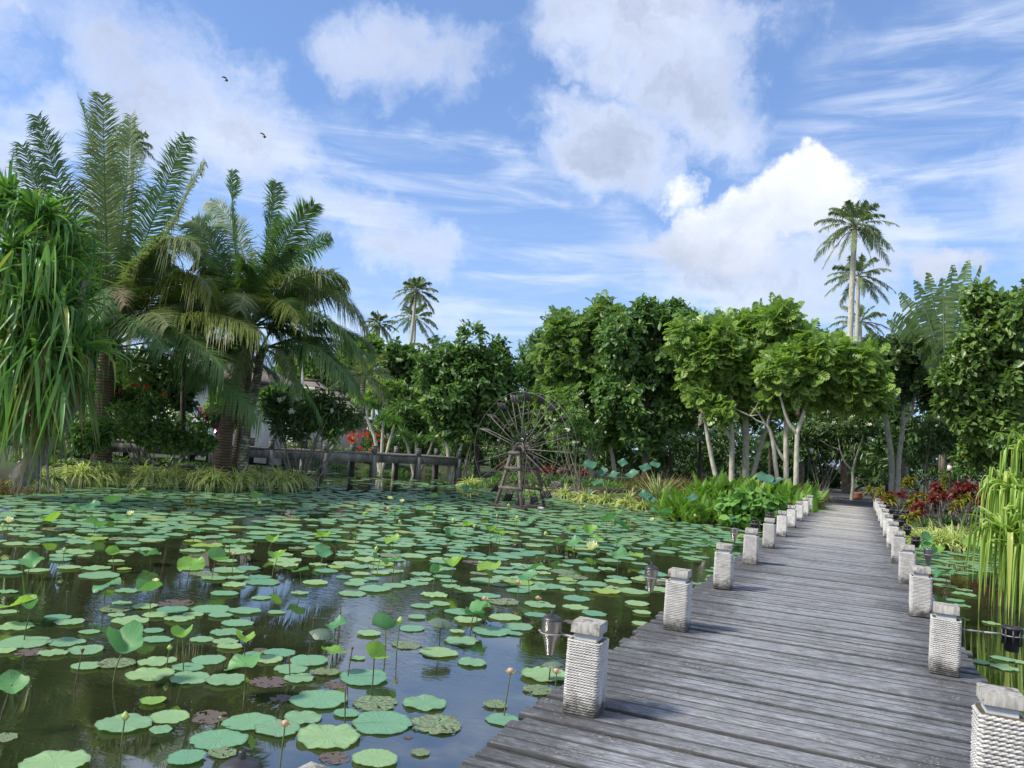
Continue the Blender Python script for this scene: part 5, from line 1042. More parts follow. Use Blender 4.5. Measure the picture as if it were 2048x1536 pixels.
# rust grasses behind the fern bed
def bed(label, pts, D0, mat, seed, L, w, n, name='grass_bed', part=None, droop=(.3, .9), kind='stuff', zup=0):
    gg = np.random.default_rng(seed); b = MB((0, 0, 0))
    for px, D in pts:
        p = gp(px, D, 0); z = ground_z(p[0], p[1])+zup; az = gg.uniform(0, 2*pi, n); el = np.arccos(gg.uniform(.1, 1, n)); d = np.stack([np.sin(el)*np.cos(az), np.sin(el)*np.sin(az), np.cos(el)], -1)
        strap_leaves(b, np.array([p[0], p[1], z])+np.c_[gg.normal(size=(n, 2))*.18, np.zeros(n)], d, L*gg.uniform(.6, 1.1, n), w, gg.uniform(*droop, n), gg, seg=4)
    tagp(b.build(name, M[mat]), label, 'plants', None, kind)
bed('rust-brown ornamental grasses in a band below the pale trunks', [(x, 31.5+2*math.sin(x)) for x in range(1270, 1640, 10)], 32, 'rust', 150, 1.3, .024, 100, zup=.35)
bed('low green groundcover along the bank behind the footbridge', [(x, 46+3*math.sin(x*3)) for x in range(640, 960, 9)], 46, 'grass', 151, .7, .05, 60)
bed('mixed green groundcover on the bank behind the waterwheel', [(x, 38+2.5*math.sin(x*3)) for x in range(940, 1330, 8)], 38, 'bush', 152, .8, .06, 50)
bed('dark groundcover over the palm island', [(x, 28+3.0*math.sin(x*5)) for x in range(40, 600, 9)], 28, 'bush', 153, .55, .05, 45)
bed('green groundcover at the right bank under the broadleaf tree', [(x, 25+2.5*math.sin(x*5)) for x in range(1840, 2160, 9)], 28, 'bush', 154, .7, .05, 45)
bed('straw-green reeds at the water edge under the screw pine', [(x, 19.6+.5*math.sin(x*5)) for x in range(-60, 110, 9)], 28, 'rust', 155, .8, .025, 60)
p = gp(1318, 30, 0); clump('tall_grass', 'tall stiff blue-green sword-leaved clump left of the ferns', (p[0], p[1], ground_z(p[0], p[1])+.2), 'spider_dk', 90, 1.75, .05, g, droop=(.05, .35), spread=.6, cat='grass clump')
for i, (px, D) in enumerate([(1598, 28.5), (1618, 29.5), (1580, 29)]):
    p = gp(px, D, 0); clump('rust_grass', ['rust-brown fountain grass closest to the left posts', 'rust-brown fountain grass at the far left post', 'rust-brown fountain grass behind the heart-leaved plant'][i], (p[0], p[1], ground_z(p[0], p[1])+.15), 'rust', 220, 1.25, .018, g, droop=(.5, 1.0), cat='grass clump')
# ferns
for i, (px, py, D) in enumerate([(1345, 1010, 27.0), (1370, 985, 27.6), (1400, 1020, 25.6), (1405, 965, 27.8), (1440, 955, 27.8), (1450, 1000, 26.2), (1485, 960, 27.6), (1360, 1030, 25.9), (1520, 970, 27.2), (1390, 990, 26.6), (1575, 975, 28), (1550, 960, 28.2), (1600, 1000, 27), (1430, 980, 27), (1345, 1035, 26.2), (1470, 1035, 25.0), (1610, 975, 28.6)]):
    gg = np.random.default_rng(300+i); p = gp(px, D, 0); z = max(ground_z(p[0], p[1]), WZ); o = np.array([p[0], p[1], z]); t = P(px, py, D); hc = np.array([p[0], p[1], max(z+.1, t[2]-.55)])
    root = empty('fern', o, f'bright green fern clump, {ORD[i+1]} of the fern bank left of the boardwalk', 'fern', 'fern clumps on the bank left of the boardwalk'); m = MB(o); n = 62
    az = gg.uniform(0, 2*pi, n); el = gg.uniform(.1, 1.25, n); d = np.stack([np.sin(el)*np.cos(az), np.sin(el)*np.sin(az), np.cos(el)], -1); X, Y, Z = basis(d, np.tile([0, 0, 1.0], (n, 1))+rdir(n, gg)*.3)
    m.inst(*T_FERN, hc+np.c_[gg.normal(size=(n, 2))*.22, gg.uniform(-.35, .1, n)], X, Y, Z, gg.uniform(.55, .95, n), gg.random(n)); m.build('fronds', M['fern'], root)
    m = MB(o); m.tube([o-[0, 0, .05], hc], [.12, .06], 7); m.build('root_mound', M['soil'], root)
shrub('heart-leaved plant with big light green leaves beside the left posts', 1510, 24.5, [(1500, 1000, 45, 25), (1550, 1010, 35, 25), (1480, 1030, 40, 18), (1540, 1035, 35, 18), (1460, 1010, 30, 20)], 420, .24, T_HEART, 'heart', 161, name='heart_leaf_plant', cat='plant', split=3, k=4, gap=-.9, flat=.3)
# potted trees and small things on the path
def path_things():
    def pot(label, px, py, r, h, col='terracotta'):
        c = at(px, py, -.035); m = MB(c); m.lathe([(0, 0), (r*.72, 0), (r*.95, h*.45), (r, h*.8), (r*1.05, h*.86), (r*1.05, h), (r*.88, h), (r*.85, h*.8), (0, h*.78)], c, 20); o = empty('terracotta_pot', c, label, 'pot'); m2 = MB(c); m2.v, m2.q, m2.t, m2.r, m2.e, m2.n = m.v, m.q, m.t, m.r, m.e, m.n; m2.build('bowl', M[col], o, smooth=True)
        s = MB(c); s.lathe([(0, h*.83), (r*.84, h*.8)], c, 16); s.build('soil', M['soil'], o)
    pot('weathered terracotta pot beside the forked pale trunk on the path', 1714, 1000, .30, .38); pot('orange terracotta pot at the foot of the pinkish trunk', 1692, 983, .32, .52)
    def small_tree(label, stems, D, bark, rad, name='frangipani'):
        gg = np.random.default_rng(int(D*10)); b0 = at(*stems[0][0], -.035); root = empty(name, b0, label, 'tree'); m = MB(b0)
        Dd = (b0-CAM)@fw
        for st in stems:
            p = [P(x, y, Dd) for x, y in st[:-1]]; r_ = st[-1]; p = np.array(p)
            m.tube(p, np.linspace(r_, r_*.55, len(p)), 8, jit=.06, rg=gg)
        m.build('trunk', M[bark], root); L = [px_lobe(x, y, rx, ry, Dd) for x, y, rx, ry in ((1650, 850, 45, 22), (1700, 845, 40, 22), (1735, 850, 35, 25), (1690, 868, 45, 14))]
        c_ = MB(b0); crown(c_, L, 260, .3, T_LONG, gg, k=5); c_.build('crown', M['frangi'], root)
        f_ = MB(b0); crown(f_, L, 12, .13, T_FLOWER, gg, k=2, split=0, fill=0, gap=-.9, flat=.2); f_.build('flowers', M['white'], root)
    small_tree('forked pale frangipani tree with white blossoms standing on the dark path', [[(1703, 1000), (1706, 970), (1705, 940), .085], [(1705, 942), (1690, 925), (1680, 900), (1676, 870), .05], [(1705, 942), (1712, 915), (1720, 890), (1728, 865), .055], [(1712, 915), (1702, 895), (1698, 880), .04], [(1680, 900), (1655, 890), (1640, 880), .03], [(1722, 888), (1730, 850), .03]], 38, 'bark_pale', .08)
    b0 = at(1690, 985, -.035); Dd = (b0-CAM)@fw; m = MB(b0); p = np.array([P(x, y, Dd) for x, y in ((1690, 988), (1688, 950), (1685, 910), (1684, 872))]); m.tube(p, [.21, .19, .17, .14], 12, jit=.05, rg=rg); r = empty('old_trunk', b0, 'stout pinkish-brown trunk rising from the orange pot', 'tree'); m.build('trunk', M['bark_pink'], r)
    m = MB(b0); p2 = np.array([P(x, y, Dd) for x, y in ((1692, 945), (1697, 920), (1697, 905))]); m.tube(p2, [.09, .08, .07], 8); m.build('side_stub', M['bark_pink'], r)
    b0 = P(1615, 960, 36); b0[2] = ground_z(b0[0], b0[1]); r = empty('camera_pole', b0, 'dark pole with a white dome camera left of the path entrance', 'camera pole'); tp = P(1617, 900, 36); m = MB(b0); m.tube([b0, np.array([b0[0], b0[1], tp[2]])], .035, 8); m.build('pole', M['blackmetal'], r)
    m = MB(b0); c = np.array([b0[0], b0[1], tp[2]]); m.bar(c+np.array([0, 0, .04]), c+np.array([.15, -.05, .06]), .05, .05); m.lathe([(0, -.12), (.06, -.09), (.085, 0), (.08, .07), (0, .08)], c+np.array([.12, -.04, 0]), 12); m.build('dome_camera', M['wall'], r, smooth=True)
    c = P(1900, 936, 29); z = ground_z(c[0], c[1]); r = empty('garden_lamp', (c[0], c[1], z), 'small white-shaded garden lamp above the hedge at right', 'lamp'); m = MB((c[0], c[1], z)); m.tube([(c[0], c[1], z), (c[0], c[1], c[2]-.1)], .03, 8); m.build('post', M['blackmetal'], r); m = MB((c[0], c[1], z)); m.lathe([(0, -.1), (.09, -.1), (.09, .11), (0, .12)], c, 14); m.build('shade', M['plaster'], r); m = MB((c[0], c[1], z)); m.lathe([(.11, .11), (.09, .16), (0, .2)], c, 14); m.build('cap', M['blackmetal'], r)
    gg = np.random.default_rng(9)
    for i, (px, py) in enumerate([(1661, 997), (1668, 1000), (1672, 996), (1679, 1001), (1664, 993), (1694, 997), (1684, 999), (1732, 1001), (1674, 1002), (1690, 1004)]):
        c = at(px, py, -.03); m = MB(c); n = 1; m.inst(*T_FLOWER, np.repeat(c[None], n, 0)+gg.normal(size=(n, 3))*[.05, .05, 0]+[0, 0, .012], *basis(nrm(gg.normal(size=(n, 3))*[1, 1, 0]), np.tile([0, 0, 1.0], (n, 1))), .06, .5); tagp(m.build('fallen_flower', M['white']), 'fallen white frangipani flower lying on the dark path', 'flower', 'fallen white flowers on the path')
    # wooden tag hung in the breadfruit fork
    c = P(1595, 822, 32.7); m = MB(c); m.box(c, (.13, .10, .36), .2); m.box(c+[0, 0, .2], (.16, .13, .03), .2); tagp(m.build('nest_box', M['bark_pink']), 'small brown nest box hanging in the forked breadfruit tree', 'nest box')
    c = P(1082, 1015, 26.4); c[2] = WZ+.03; m = MB(c); m.lathe([(0, -.03), (.12, -.01), (.10, .05), (0, .06)], c, 12); tagp(m.build('float', M['wall'], smooth=True), 'pale blue-white float at the foot of the waterwheel', 'float')
path_things()
def birds():
    for lab, px, py, s, dr in (('brown bird gliding high at the upper left of the sky', 453, 161, 1, .2), ('brown bird gliding lower right of the first one', 529, 274, 1, -.1)):
        D = 55; c = P(px, py, D); m = MB(c); X = RT; Z = UP; Yv = fw
        o = empty('bird', c, lab, 'bird'); S = .34
        f_ = lambda x, y, z: c+(X*x*cos(dr)-X*0+Z*z+Yv*y)*S+Z*x*sin(dr)*S
        body = np.array([f_(-.30, 0, -.02), f_(-.15, 0, 0), f_(0, 0, .01), f_(.18, 0, .02), f_(.28, 0, .04), f_(.35, 0, .03)]); m.tube(body, [.02, .06, .09, .075, .045, .01], 8)
        for s_ in (-1, 1):
            w = [f_(.12, 0, .03), f_(-.10, 0, .0), f_(-.20-.1*s_, .45*s_, .35), f_(.02-.15*s_, .5*s_, .42), f_(-.45*(s_ < 0)-.3, .9*s_, .52), f_(-.25, .85*s_, .60)]
            w2 = [p-Z*.02 for p in w]; m.add(w+w2, [(0, 1, 2, 3), (3, 2, 4, 5), (9, 8, 7, 6), (11, 10, 8, 9), (0, 3, 9, 6), (3, 5, 11, 9)])
        m.add([f_(-.28, 0, 0), f_(-.48, .1, 0), f_(-.5, -.1, 0)], [(0, 1, 2)]); m.add([f_(-.28, 0, .01), f_(-.5, -.1, .01), f_(-.48, .1, .01)], [(0, 1, 2)])
        m.build('body', M['brown_feather'], o)
birds()
# ------------------------------------------------------------------ striped screw pine rising from the water at the right edge
def right_pine():
    g = np.random.default_rng(410); c = at(2052, 1225, WZ); o = np.array([c[0], c[1], WZ-.2]); root = empty('striped_pandanus', o, 'yellow and green striped strap-leaved plant arching over the water at the right edge', 'plant')
    D = (c-CAM)@fw; m = MB(o)
    heads = [(2050, 1000, 0), (2015, 1075, -.3), (2075, 915, .2), (2030, 1140, .2), (2080, 1040, -.3), (2015, 990, .5), (2060, 1120, -.5)]
    for hx, hy, dd in heads:
        h = P(hx, hy, D+dd); m.tube([o+np.r_[g.normal(size=2)*.12, 0], (o+h)/2+[.05, 0, 0], h], [.045, .035, .03], 7)
    m.build('stems', M['stemgreen'], root)
    for hx, hy, dd in heads:
        h = P(hx, hy, D+dd); n = 52; m = MB(o); az = g.uniform(0, 2*pi, n); el = g.uniform(.05, 1.05, n); d = np.stack([np.sin(el)*np.cos(az), np.sin(el)*np.sin(az), np.cos(el)], -1)
        strap_leaves(m, h+g.normal(size=(n, 3))*.05, d, g.uniform(.8, 1.3, n), g.uniform(.06, .095, n), g.uniform(.3, .9, n), g, seg=10, kink=g.uniform(.35, .8, n), fold=.2)
        m.build('leaf_rosette', M['stripe_long'], root)
right_pine()
# ------------------------------------------------------------------ lotus
def pad_mesh(name, mat, seed, tatter=0, wav=.02, rim=.0):
    g = np.random.default_rng(seed); n = 44; rs = np.array([.02, .12, .3, .5, .7, .86, .95, 1.0]); th = np.arange(n)*2*pi/n; a0 = g.uniform(0, 6.28)
    out = 1+.025*np.sin(th*3+a0)+.02*np.sin(th*7+a0*2)+.012*np.sin(th*16+a0); nk = g.choice([0, .06, .12, .2]); out += .02*g.normal()*np.sin(th*2+a0*5)+.012*g.normal(size=n); out -= nk*np.exp(-((np.angle(np.exp(1j*(th-a0))))/.16)**2)+.08*np.exp(-((np.angle(np.exp(1j*(th-a0-pi))))/.16)**2)
    b = MB(); V = []
    for r in rs:
        rr_ = r*(1+(out-1)*r**2); z = .012*(r-.3)+wav*r**3*np.sin(th*5+a0)+wav*.6*r**3*np.sin(th*11+a0*3)+rim*max(0, r-.85)/.15*(.5+.5*np.sin(th*2+a0))
        z = z+.0035*np.sin(th*21)*r
        V.append(np.c_[rr_*np.cos(th), rr_*np.sin(th), z])
    V = np.concatenate(V); Fc = []
    for i in range(len(rs)-1):
        for j in range(n):
            if tatter and i >= 2:
                q = math.sin(j*.9+a0)+math.sin(j*2.3+i*1.7+a0*2)+math.sin(j*.37-i*.8)
                if q+g.uniform(-.8, .8) > (2.2-tatter*1.1)+.9*(len(rs)-2-i)*.35: continue
            Fc.append((i*n+j, i*n+(j+1) % n, (i+1)*n+(j+1) % n, (i+1)*n+j)[::1])
    b.add(V, Fc, .5, np.repeat(rs, n)); b.add(np.vstack([[0, 0, 0], V[:n]]), [(0, 1+j, 1+(j+1) % n) for j in range(n)], .5, 0)
    return b.mesh(name, mat, True)
PADS = [pad_mesh('lotus_pad', M['pad'], 500+i, 0, .012+.009*(i % 4), .05*(i % 5 == 0)) for i in range(12)]
PADB = [pad_mesh('lotus_pad', M['pad_blue'], 520+i, 0, .014) for i in range(5)]
PADL = [pad_mesh('lotus_pad', M['pad_lime'], 530+i, 0, .02, .08) for i in range(2)]
PADT = [pad_mesh('lotus_pad', M['pad_old'], 540+i, 1, .02) for i in range(4)]
PADX = [pad_mesh('lotus_pad', M['pad_brown'], 550+i, 1.7, .02) for i in range(3)]
LABEL = {'g': ('round green lotus leaf lying flat on the pond', 'flat round lotus leaves floating on the pond'), 'l': ('yellow-green young lotus leaf lying flat on the pond', 'flat yellow-green lotus leaves'), 't': ('tattered lotus leaf full of holes floating on the pond', 'tattered floating lotus leaves'), 'x': ('decayed purple-brown lotus leaf skeleton in the water', 'decayed lotus leaves')}
PRG = np.random.default_rng(600)
def add_pad(x, y, r, kind='g'):
    g = PRG; me = {'g': PADS if g.random() < .7 else PADB, 'l': PADL, 't': PADT, 'x': PADX}[kind]; me = me[g.integers(len(me))]
    o = bpy.data.objects.new('lotus_leaf', me); C.objects.link(o); o.location = (x, y, WZ+(.008+g.uniform(0, .014) if kind != 'x' else .003)); o.scale = (r, r*g.uniform(.92, 1.0), r)
    o.rotation_euler = (g.uniform(-.018, .018), g.uniform(-.018, .018), g.uniform(0, 6.28)); tagp(o, LABEL[kind][0], 'lotus leaf', LABEL[kind][1]); return o
def z1(x, y, w, k='g'): return (x*.38803, 940+y*.38803, w*.38803, k)
def z2(x, y, w, k='g'): return (600+x*.34895, 1000+y*.34895, w*.34895, k)
def z5(x, y, w, k='g'): return (1740+x*.3488, 1000+y*.3488, w*.3488, k)
MAN = [z1(*a) for a in [(640, 1318, 275), (870, 1280, 200), (828, 1345, 120), (1285, 1308, 270), (1125, 1395, 290), (1560, 1280, 200), (1645, 1190, 300), (1430, 1345, 230), (960, 1495, 200), (1145, 1465, 150, 't'), (1690, 1385, 350), (280, 1525, 330), (20, 1385, 130, 't'), (980, 1078, 215), (772, 1063, 230), (1165, 1092, 210, 'g'), (1540, 1080, 160), (1500, 1033, 180), (1680, 1050, 145, 't'), (1590, 990, 210), (1380, 982, 150), (970, 1020, 160), (808, 992, 185), (1075, 982, 180), (440, 935, 180), (270, 952, 140), (125, 895, 250), (340, 893, 180), (20, 940, 110), (600, 1005, 190, 't'), (445, 1017, 150), (1185, 915, 130), (1300, 960, 100), (1440, 945, 165), (1160, 890, 130), (1040, 878, 125), (810, 880, 150), (790, 835, 105), (1165, 842, 165), (1225, 797, 160), (925, 773, 150), (670, 782, 180), (800, 755, 130), (600, 755, 90), (595, 720, 165, 't'), (890, 725, 170), (745, 710, 125, 'g'), (1090, 720, 195), (995, 750, 110), (1135, 755, 120), (1260, 732, 160), (1425, 738, 90), (625, 690, 100), (660, 625, 130), (460, 842, 100), (360, 790, 145), (295, 768, 125), (85, 810, 170), (40, 735, 100), (1205, 597, 125), (1155, 641, 145), (1345, 662, 105), (1545, 640, 90), (1625, 585, 140), (1340, 558, 120), (1230, 558, 130), (490, 510, 145), (355, 508, 120), (190, 520, 115), (60, 480, 130), (45, 535, 130), (310, 467, 110), (440, 445, 70), (315, 443, 115), (600, 475, 85), (640, 425, 95), (40, 635, 95), (640, 515, 70, 'l'), (785, 1200, 130, 'l'), (160, 940, 170, 'x'), (1080, 1275, 200, 'x'), (1390, 1095, 210, 'x'), (1450, 1180, 120, 'x'), (1730, 1110, 130, 'x'), (900, 690, 200, 'x'), (1340, 930, 80, 'x')]]
MAN += [z2(*a) for a in [(430, 1170, 270, 't'), (715, 1172, 260), (470, 1282, 360), (780, 1290, 320, 't'), (265, 1230, 150), (50, 1250, 150), (200, 1480, 190, 'x'), (185, 1365, 370), (1160, 1265, 200), (1120, 1180, 150, 't'), (430, 1495, 260), (690, 1455, 110, 't'), (985, 937, 180), (795, 880, 225), (610, 835, 180, 't'), (925, 813, 200), (395, 772, 140), (640, 740, 150), (670, 677, 110), (700, 613, 130), (800, 600, 130), (770, 550, 160), (960, 515, 160), (1060, 468, 180), (1160, 452, 140), (850, 470, 100), (700, 460, 140), (865, 497, 110), (1070, 555, 160), (1165, 585, 210, 't'), (1250, 525, 150), (1375, 608, 185), (1350, 660, 140), (1100, 755, 240), (1175, 675, 200), (960, 695, 170), (910, 650, 170), (1250, 730, 190), (1585, 570, 165), (1580, 617, 160), (1685, 655, 155), (1645, 518, 90), (1265, 392, 110), (1395, 422, 90), (1520, 380, 90), (1640, 390, 90), (1755, 398, 110), (1440, 500, 170), (1535, 520, 90), (1930, 600, 145), (1960, 650, 110), (1955, 713, 110), (1370, 1095, 200, 't'), (1400, 1010, 280), (365, 1025, 305), (130, 1150, 290), (330, 910, 90), (150, 990, 160, 't'), (300, 540, 170), (430, 515, 200), (250, 445, 100), (410, 458, 90), (310, 488, 130), (350, 430, 120), (150, 410, 140), (260, 370, 160), (260, 300, 110), (90, 470, 150), (900, 760, 90), (1230, 770, 100), (620, 1360, 60, 'x'), (1400, 1185, 90), (510, 640, 60, 'x'), (1560, 700, 110, 'x')]]
MAN += [z5(*a) for a in [(640, 935, 100), (760, 915, 125), (770, 965, 150), (850, 930, 100), (845, 785, 95), (695, 710, 95), (430, 495, 130), (490, 580, 110), (540, 545, 140), (400, 460, 120), (530, 610, 90), (540, 517, 90), (860, 745, 60)]]
SALIENT = {z1(640, 1318, 0)[:2]: 'round green floating lotus leaf directly beside the plump green bud at the lower left', z1(870, 1280, 0)[:2]: 'bright floating lotus leaf right of the green bud, above a smaller leaf', z1(828, 1345, 0)[:2]: 'small bright floating lotus leaf touching two larger ones near the green bud',
           z1(280, 1525, 0)[:2]: 'large floating lotus leaf cut by the bottom edge at the lower left', z2(715, 1172, 0)[:2]: 'lone bright lotus leaf floating on the sky reflection between tattered leaves', z2(1160, 1265, 0)[:2]: 'floating lotus leaf nearest the left edge of the boardwalk planks at the bottom',
           z2(985, 937, 0)[:2]: 'small bright oval lotus leaf alone on the open sky reflection', z2(470, 1282, 0)[:2]: 'broad green floating lotus leaf left of the large tattered one', z2(780, 1290, 0)[:2]: 'largest tattered lotus leaf, on the open sky reflection', z2(430, 1495, 0)[:2]: 'dark green floating lotus leaf at the bottom edge left of the boardwalk corner'}
taken = []
def ok(x, y, r):
    for (a, b_, c) in taken:
        if (a-x)**2+(b_-y)**2 < (.74*(c+r))**2: return False
    return True
def deck_clear(x, r): return abs(x) > HW+.02+r*.4
npad = 0
for px, py, w, k in MAN:
    c = at(px, py); D = (c-CAM)@fw; r = w/2*D/F
    if not deck_clear(c[0], r*.2): continue
    if any((a-c[0])**2+(b_-c[1])**2 < (.45*(q+r))**2 for a, b_, q in taken) and k != 'x': continue
    o_ = add_pad(c[0], c[1], r, k)
    for (qx, qy), l in SALIENT.items():
        if abs(px-qx) < 3 and abs(py-qy) < 3: o_['label'] = l; del o_['group']
    taken.append((c[0], c[1], r)); npad += 1
# the rest of the pond
rand = []
grid = {}
def gok(x, y, r):
    i, j = int(x//.7), int(y//.7)
    for a in range(i-1, i+2):
        for b_ in range(j-1, j+2):
            for q in grid.get((a, b_), ()):
                if (q[0]-x)**2+(q[1]-y)**2 < (.70*(q[2]+r))**2: return False
    return True
for q in taken: grid.setdefault((int(q[0]//.7), int(q[1]//.7)), []).append(q)
G = np.random.default_rng(77); N_ = 30000
cu = G.uniform(-28, 20, N_); cv = G.uniform(4, 40, N_); cx = CAM[0]+cu*rh[0]+cv*fh[0]; cy = CAM[1]+cu*rh[1]+cv*fh[1]; sd = sdist(cx, cy)
rr0 = G.uniform(.13, .27, N_); keepr = G.random(N_)
def proj(x, y, z):
    d = np.array([x, y, z])-CAM; zz = d@fw; return 1024+F*(d@RT)/zz, 768-F*(d@UP)/zz
for i in range(N_):
    x, y, r = cx[i], cy[i], rr0[i]
    if sd[i] > -.3 or not deck_clear(x, r*.6) or cv[i] < 1: continue
    px, py = proj(x, y, WZ)
    if px < -60 or px > 2110 or py > 1560: continue
    left = x < 0
    if left and py > 1165+.03*max(0, px-500): continue
    if not left and py > 1150: continue
    dens = .50 if py > 1095 else .80
    nz = math.sin(x*.7+math.sin(y*.5))+math.sin(y*.6+1)
    if left and py > 1060 and px < 380: dens *= .75
    if left and 330 < px < 800 and 1070 < py < 1170: dens *= .62
    if left and px > 620 and px < 930 and py < 985: dens *= .15
    dens *= (.35 if nz < -.6 else (.75 if nz < .2 else 1.15))
    if keepr[i] > dens or not gok(x, y, r): continue
    q = (x, y, r); grid.setdefault((int(x//.7), int(y//.7)), []).append(q); rand.append((cv[i], x, y, r))
rand.sort()
stuffp = []
for i, (v, x, y, r) in enumerate(rand):
    if npad < 296:
        k = G.random(); add_pad(x, y, r, 'g' if k < .80 else ('l' if k < .92 else ('t' if k < .98 else 'x'))); npad += 1
    else: stuffp.append((x, y, r))
def merged(meshes, items, name, label, cat):
    groups = {}
    for it in items: groups.setdefault(PRG.integers(len(meshes)), []).append(it)
    b = MB((0, 0, 0)); data = []
    for gi, its in groups.items():
        me = meshes[gi]; n = len(me.vertices); v = np.empty(n*3, np.float32); me.vertices.foreach_get('co', v); v = v.reshape(-1, 3)
        q = np.array([list(p.vertices) for p in me.polygons if len(p.vertices) == 4]); ed = np.empty(n, np.float32); me.attributes['edge'].data.foreach_get('value', ed)
        for (x, y, r) in its:
            a = PRG.uniform(0, 6.28); R_ = np.array([[cos(a), sin(a), 0], [-sin(a), cos(a), 0], [0, 0, 1]]); b.add(v@R_*r+[x, y, WZ+.01+PRG.uniform(0, .014)], q, PRG.random(), ed)
    return b
def lowpad(seed, n=14):
    g = np.random.default_rng(seed); th = np.arange(n)*2*pi/n; out = 1+g.uniform(-.06, .06, n); out[0] *= .85; V = [(0, 0, -.01)]+[(.6*o*cos(t), .6*o*sin(t), .0) for o, t in zip(out, th)]+[(o*cos(t), o*sin(t), g.uniform(-.02, .05)) for o, t in zip(out, th)]
    return np.array(V), np.array([(1+j, 1+(j+1) % n, 1+n+(j+1) % n, 1+n+j) for j in range(n)]), np.array([(0, 1+j, 1+(j+1) % n) for j in range(n)]), np.array([0]+[.6]*n+[1]*n)
LP = [lowpad(i) for i in range(5)]
M['pad_far'] = leaf_mat('far_lotus_pad', (.14, .30, .19), (.24, .40, .20), (.30, .38, .14), .15, .42, edge=(.10, .23, .13), th=.93)
b = MB((0, 0, 0))
for x, y, r in stuffp:
    V, q, t, e = LP[PRG.integers(5)]; a = PRG.uniform(0, 6.28); R_ = np.array([[cos(a), sin(a), 0], [-sin(a), cos(a), 0], [0, 0, 1]]); vv = V@R_*r+[x, y, WZ+.012+PRG.uniform(0, .014)]; rn = PRG.random(); b.add(vv, q, rn, e*.5); b.add(vv, t, rn, e*.5)
if stuffp: tagp(b.build('lotus_leaves', M['pad_far']), 'mass of smaller floating lotus leaves covering the far side of the pond', 'lotus leaves', None, 'stuff')
print('PADS', npad, len(stuffp))
# raised leaves on stems
def cup_mesh(name, mat, seed, depth, wavy, fold=0, down=0):
    g = np.random.default_rng(seed); n = 40; rs = np.array([.0, .15, .35, .6, .8, .93, 1.0]); th = np.arange(n)*2*pi/n; a0 = g.uniform(0, 6.28); V = []
    for r in rs:
        z = depth*r**1.8+wavy*r**2*np.sin(th*3+a0)+wavy*.5*r**3*np.sin(th*5+a0*2)+wavy*.25*r**4*np.sin(th*13)-down*r**2.5
        rr_ = r*(1-.25*abs(depth)*r)*(1-.15*np.exp(-((np.angle(np.exp(1j*(th-a0))))/.3)**2)*r)
        x = rr_*np.cos(th); y = rr_*np.sin(th); z = z+fold*np.abs(x)**1.3
        x = x*(1-.35*min(1, fold))
        V.append(np.c_[x, y, z])
    V = np.concatenate(V); b = MB(); b.add(V, [(i*n+j, i*n+(j+1) % n, (i+1)*n+(j+1) % n, (i+1)*n+j) for i in range(len(rs)-1) for j in range(n)], .5, np.repeat(rs, n)*.97)
    return b.mesh(name, mat, True)
CUPG = [cup_mesh('leaf_blade', M['cup'], 700+i, d, w, f) for i, (d, w, f) in enumerate([(.18, .14, 0), (.30, .10, 0), (.05, .18, .2), (.35, .12, .5), (.12, .2, 0), (-.05, .15, 0)])]
CUPL = [cup_mesh('leaf_blade', M['cup_lime'], 710+i, d, w, f) for i, (d, w, f) in enumerate([(.2, .14, 0), (.35, .1, .4), (.1, .16, .1)])]
M['cup_dark'] = mat_pad('bank_lotus_leaf', (.045, .13, .085), (.07, .17, .11), vein=.5, trans=.2)
CUPK = [cup_mesh('leaf_blade', M['cup_dark'], 730+i, d, w, 0) for i, (d, w) in enumerate([(.15, .12), (.25, .1), (.02, .16)])]
CUPD = [cup_mesh('leaf_blade', M['cup_grey'], 720+i, .05, .08, 0, .45) for i in range(2)]
CL = {'g': (CUPG, 'wavy green lotus leaf raised above the water on a stem', 'green lotus leaves raised on stems'), 'l': (CUPL, 'bright yellow-green lotus leaf raised above the water on a stem', 'bright yellow-green raised lotus leaves'), 'd': (CUPD, 'drooping grey-green umbrella-like lotus leaf on a stem', 'drooping grey-green lotus leaves')}
def add_cup(px, py, w, k='g', h=None, world=None):
    g = PRG; h = g.uniform(.12, .30) if h is None else h
    c = at(px, py, WZ+h) if world is None else np.array([*world, WZ+h]); D = (c-CAM)@fw; r = w/2*D/F if world is None else w
    if abs(c[0]) < HW+.05 or sdist(np.array([c[0]]), np.array([c[1]]))[0] > .3: return
    o = empty('raised_lotus_leaf', (c[0], c[1], WZ), CL[k][1], 'lotus leaf', CL[k][2]); me = CL[k][0]; me = me[g.integers(len(me))]
    l = bpy.data.objects.new('leaf_blade', me); C.objects.link(l); l.parent = o; l.location = (0, 0, h); l.scale = (r, r, r); t = .55 if k != 'd' else .2
    l.rotation_euler = (g.normal()*t*.5, g.normal()*t*.5, g.uniform(0, 6.28))
    m = MB(); bx, by = g.uniform(-.06, .06, 2); m.tube([(bx, by, -.25), (bx*.6, by*.6, h*.4), (0, 0, h+.005)], [.006, .0055, .005], 6); m.build('stem', M['stemdark'] if g.random() < .5 else M['stemgreen'], o)
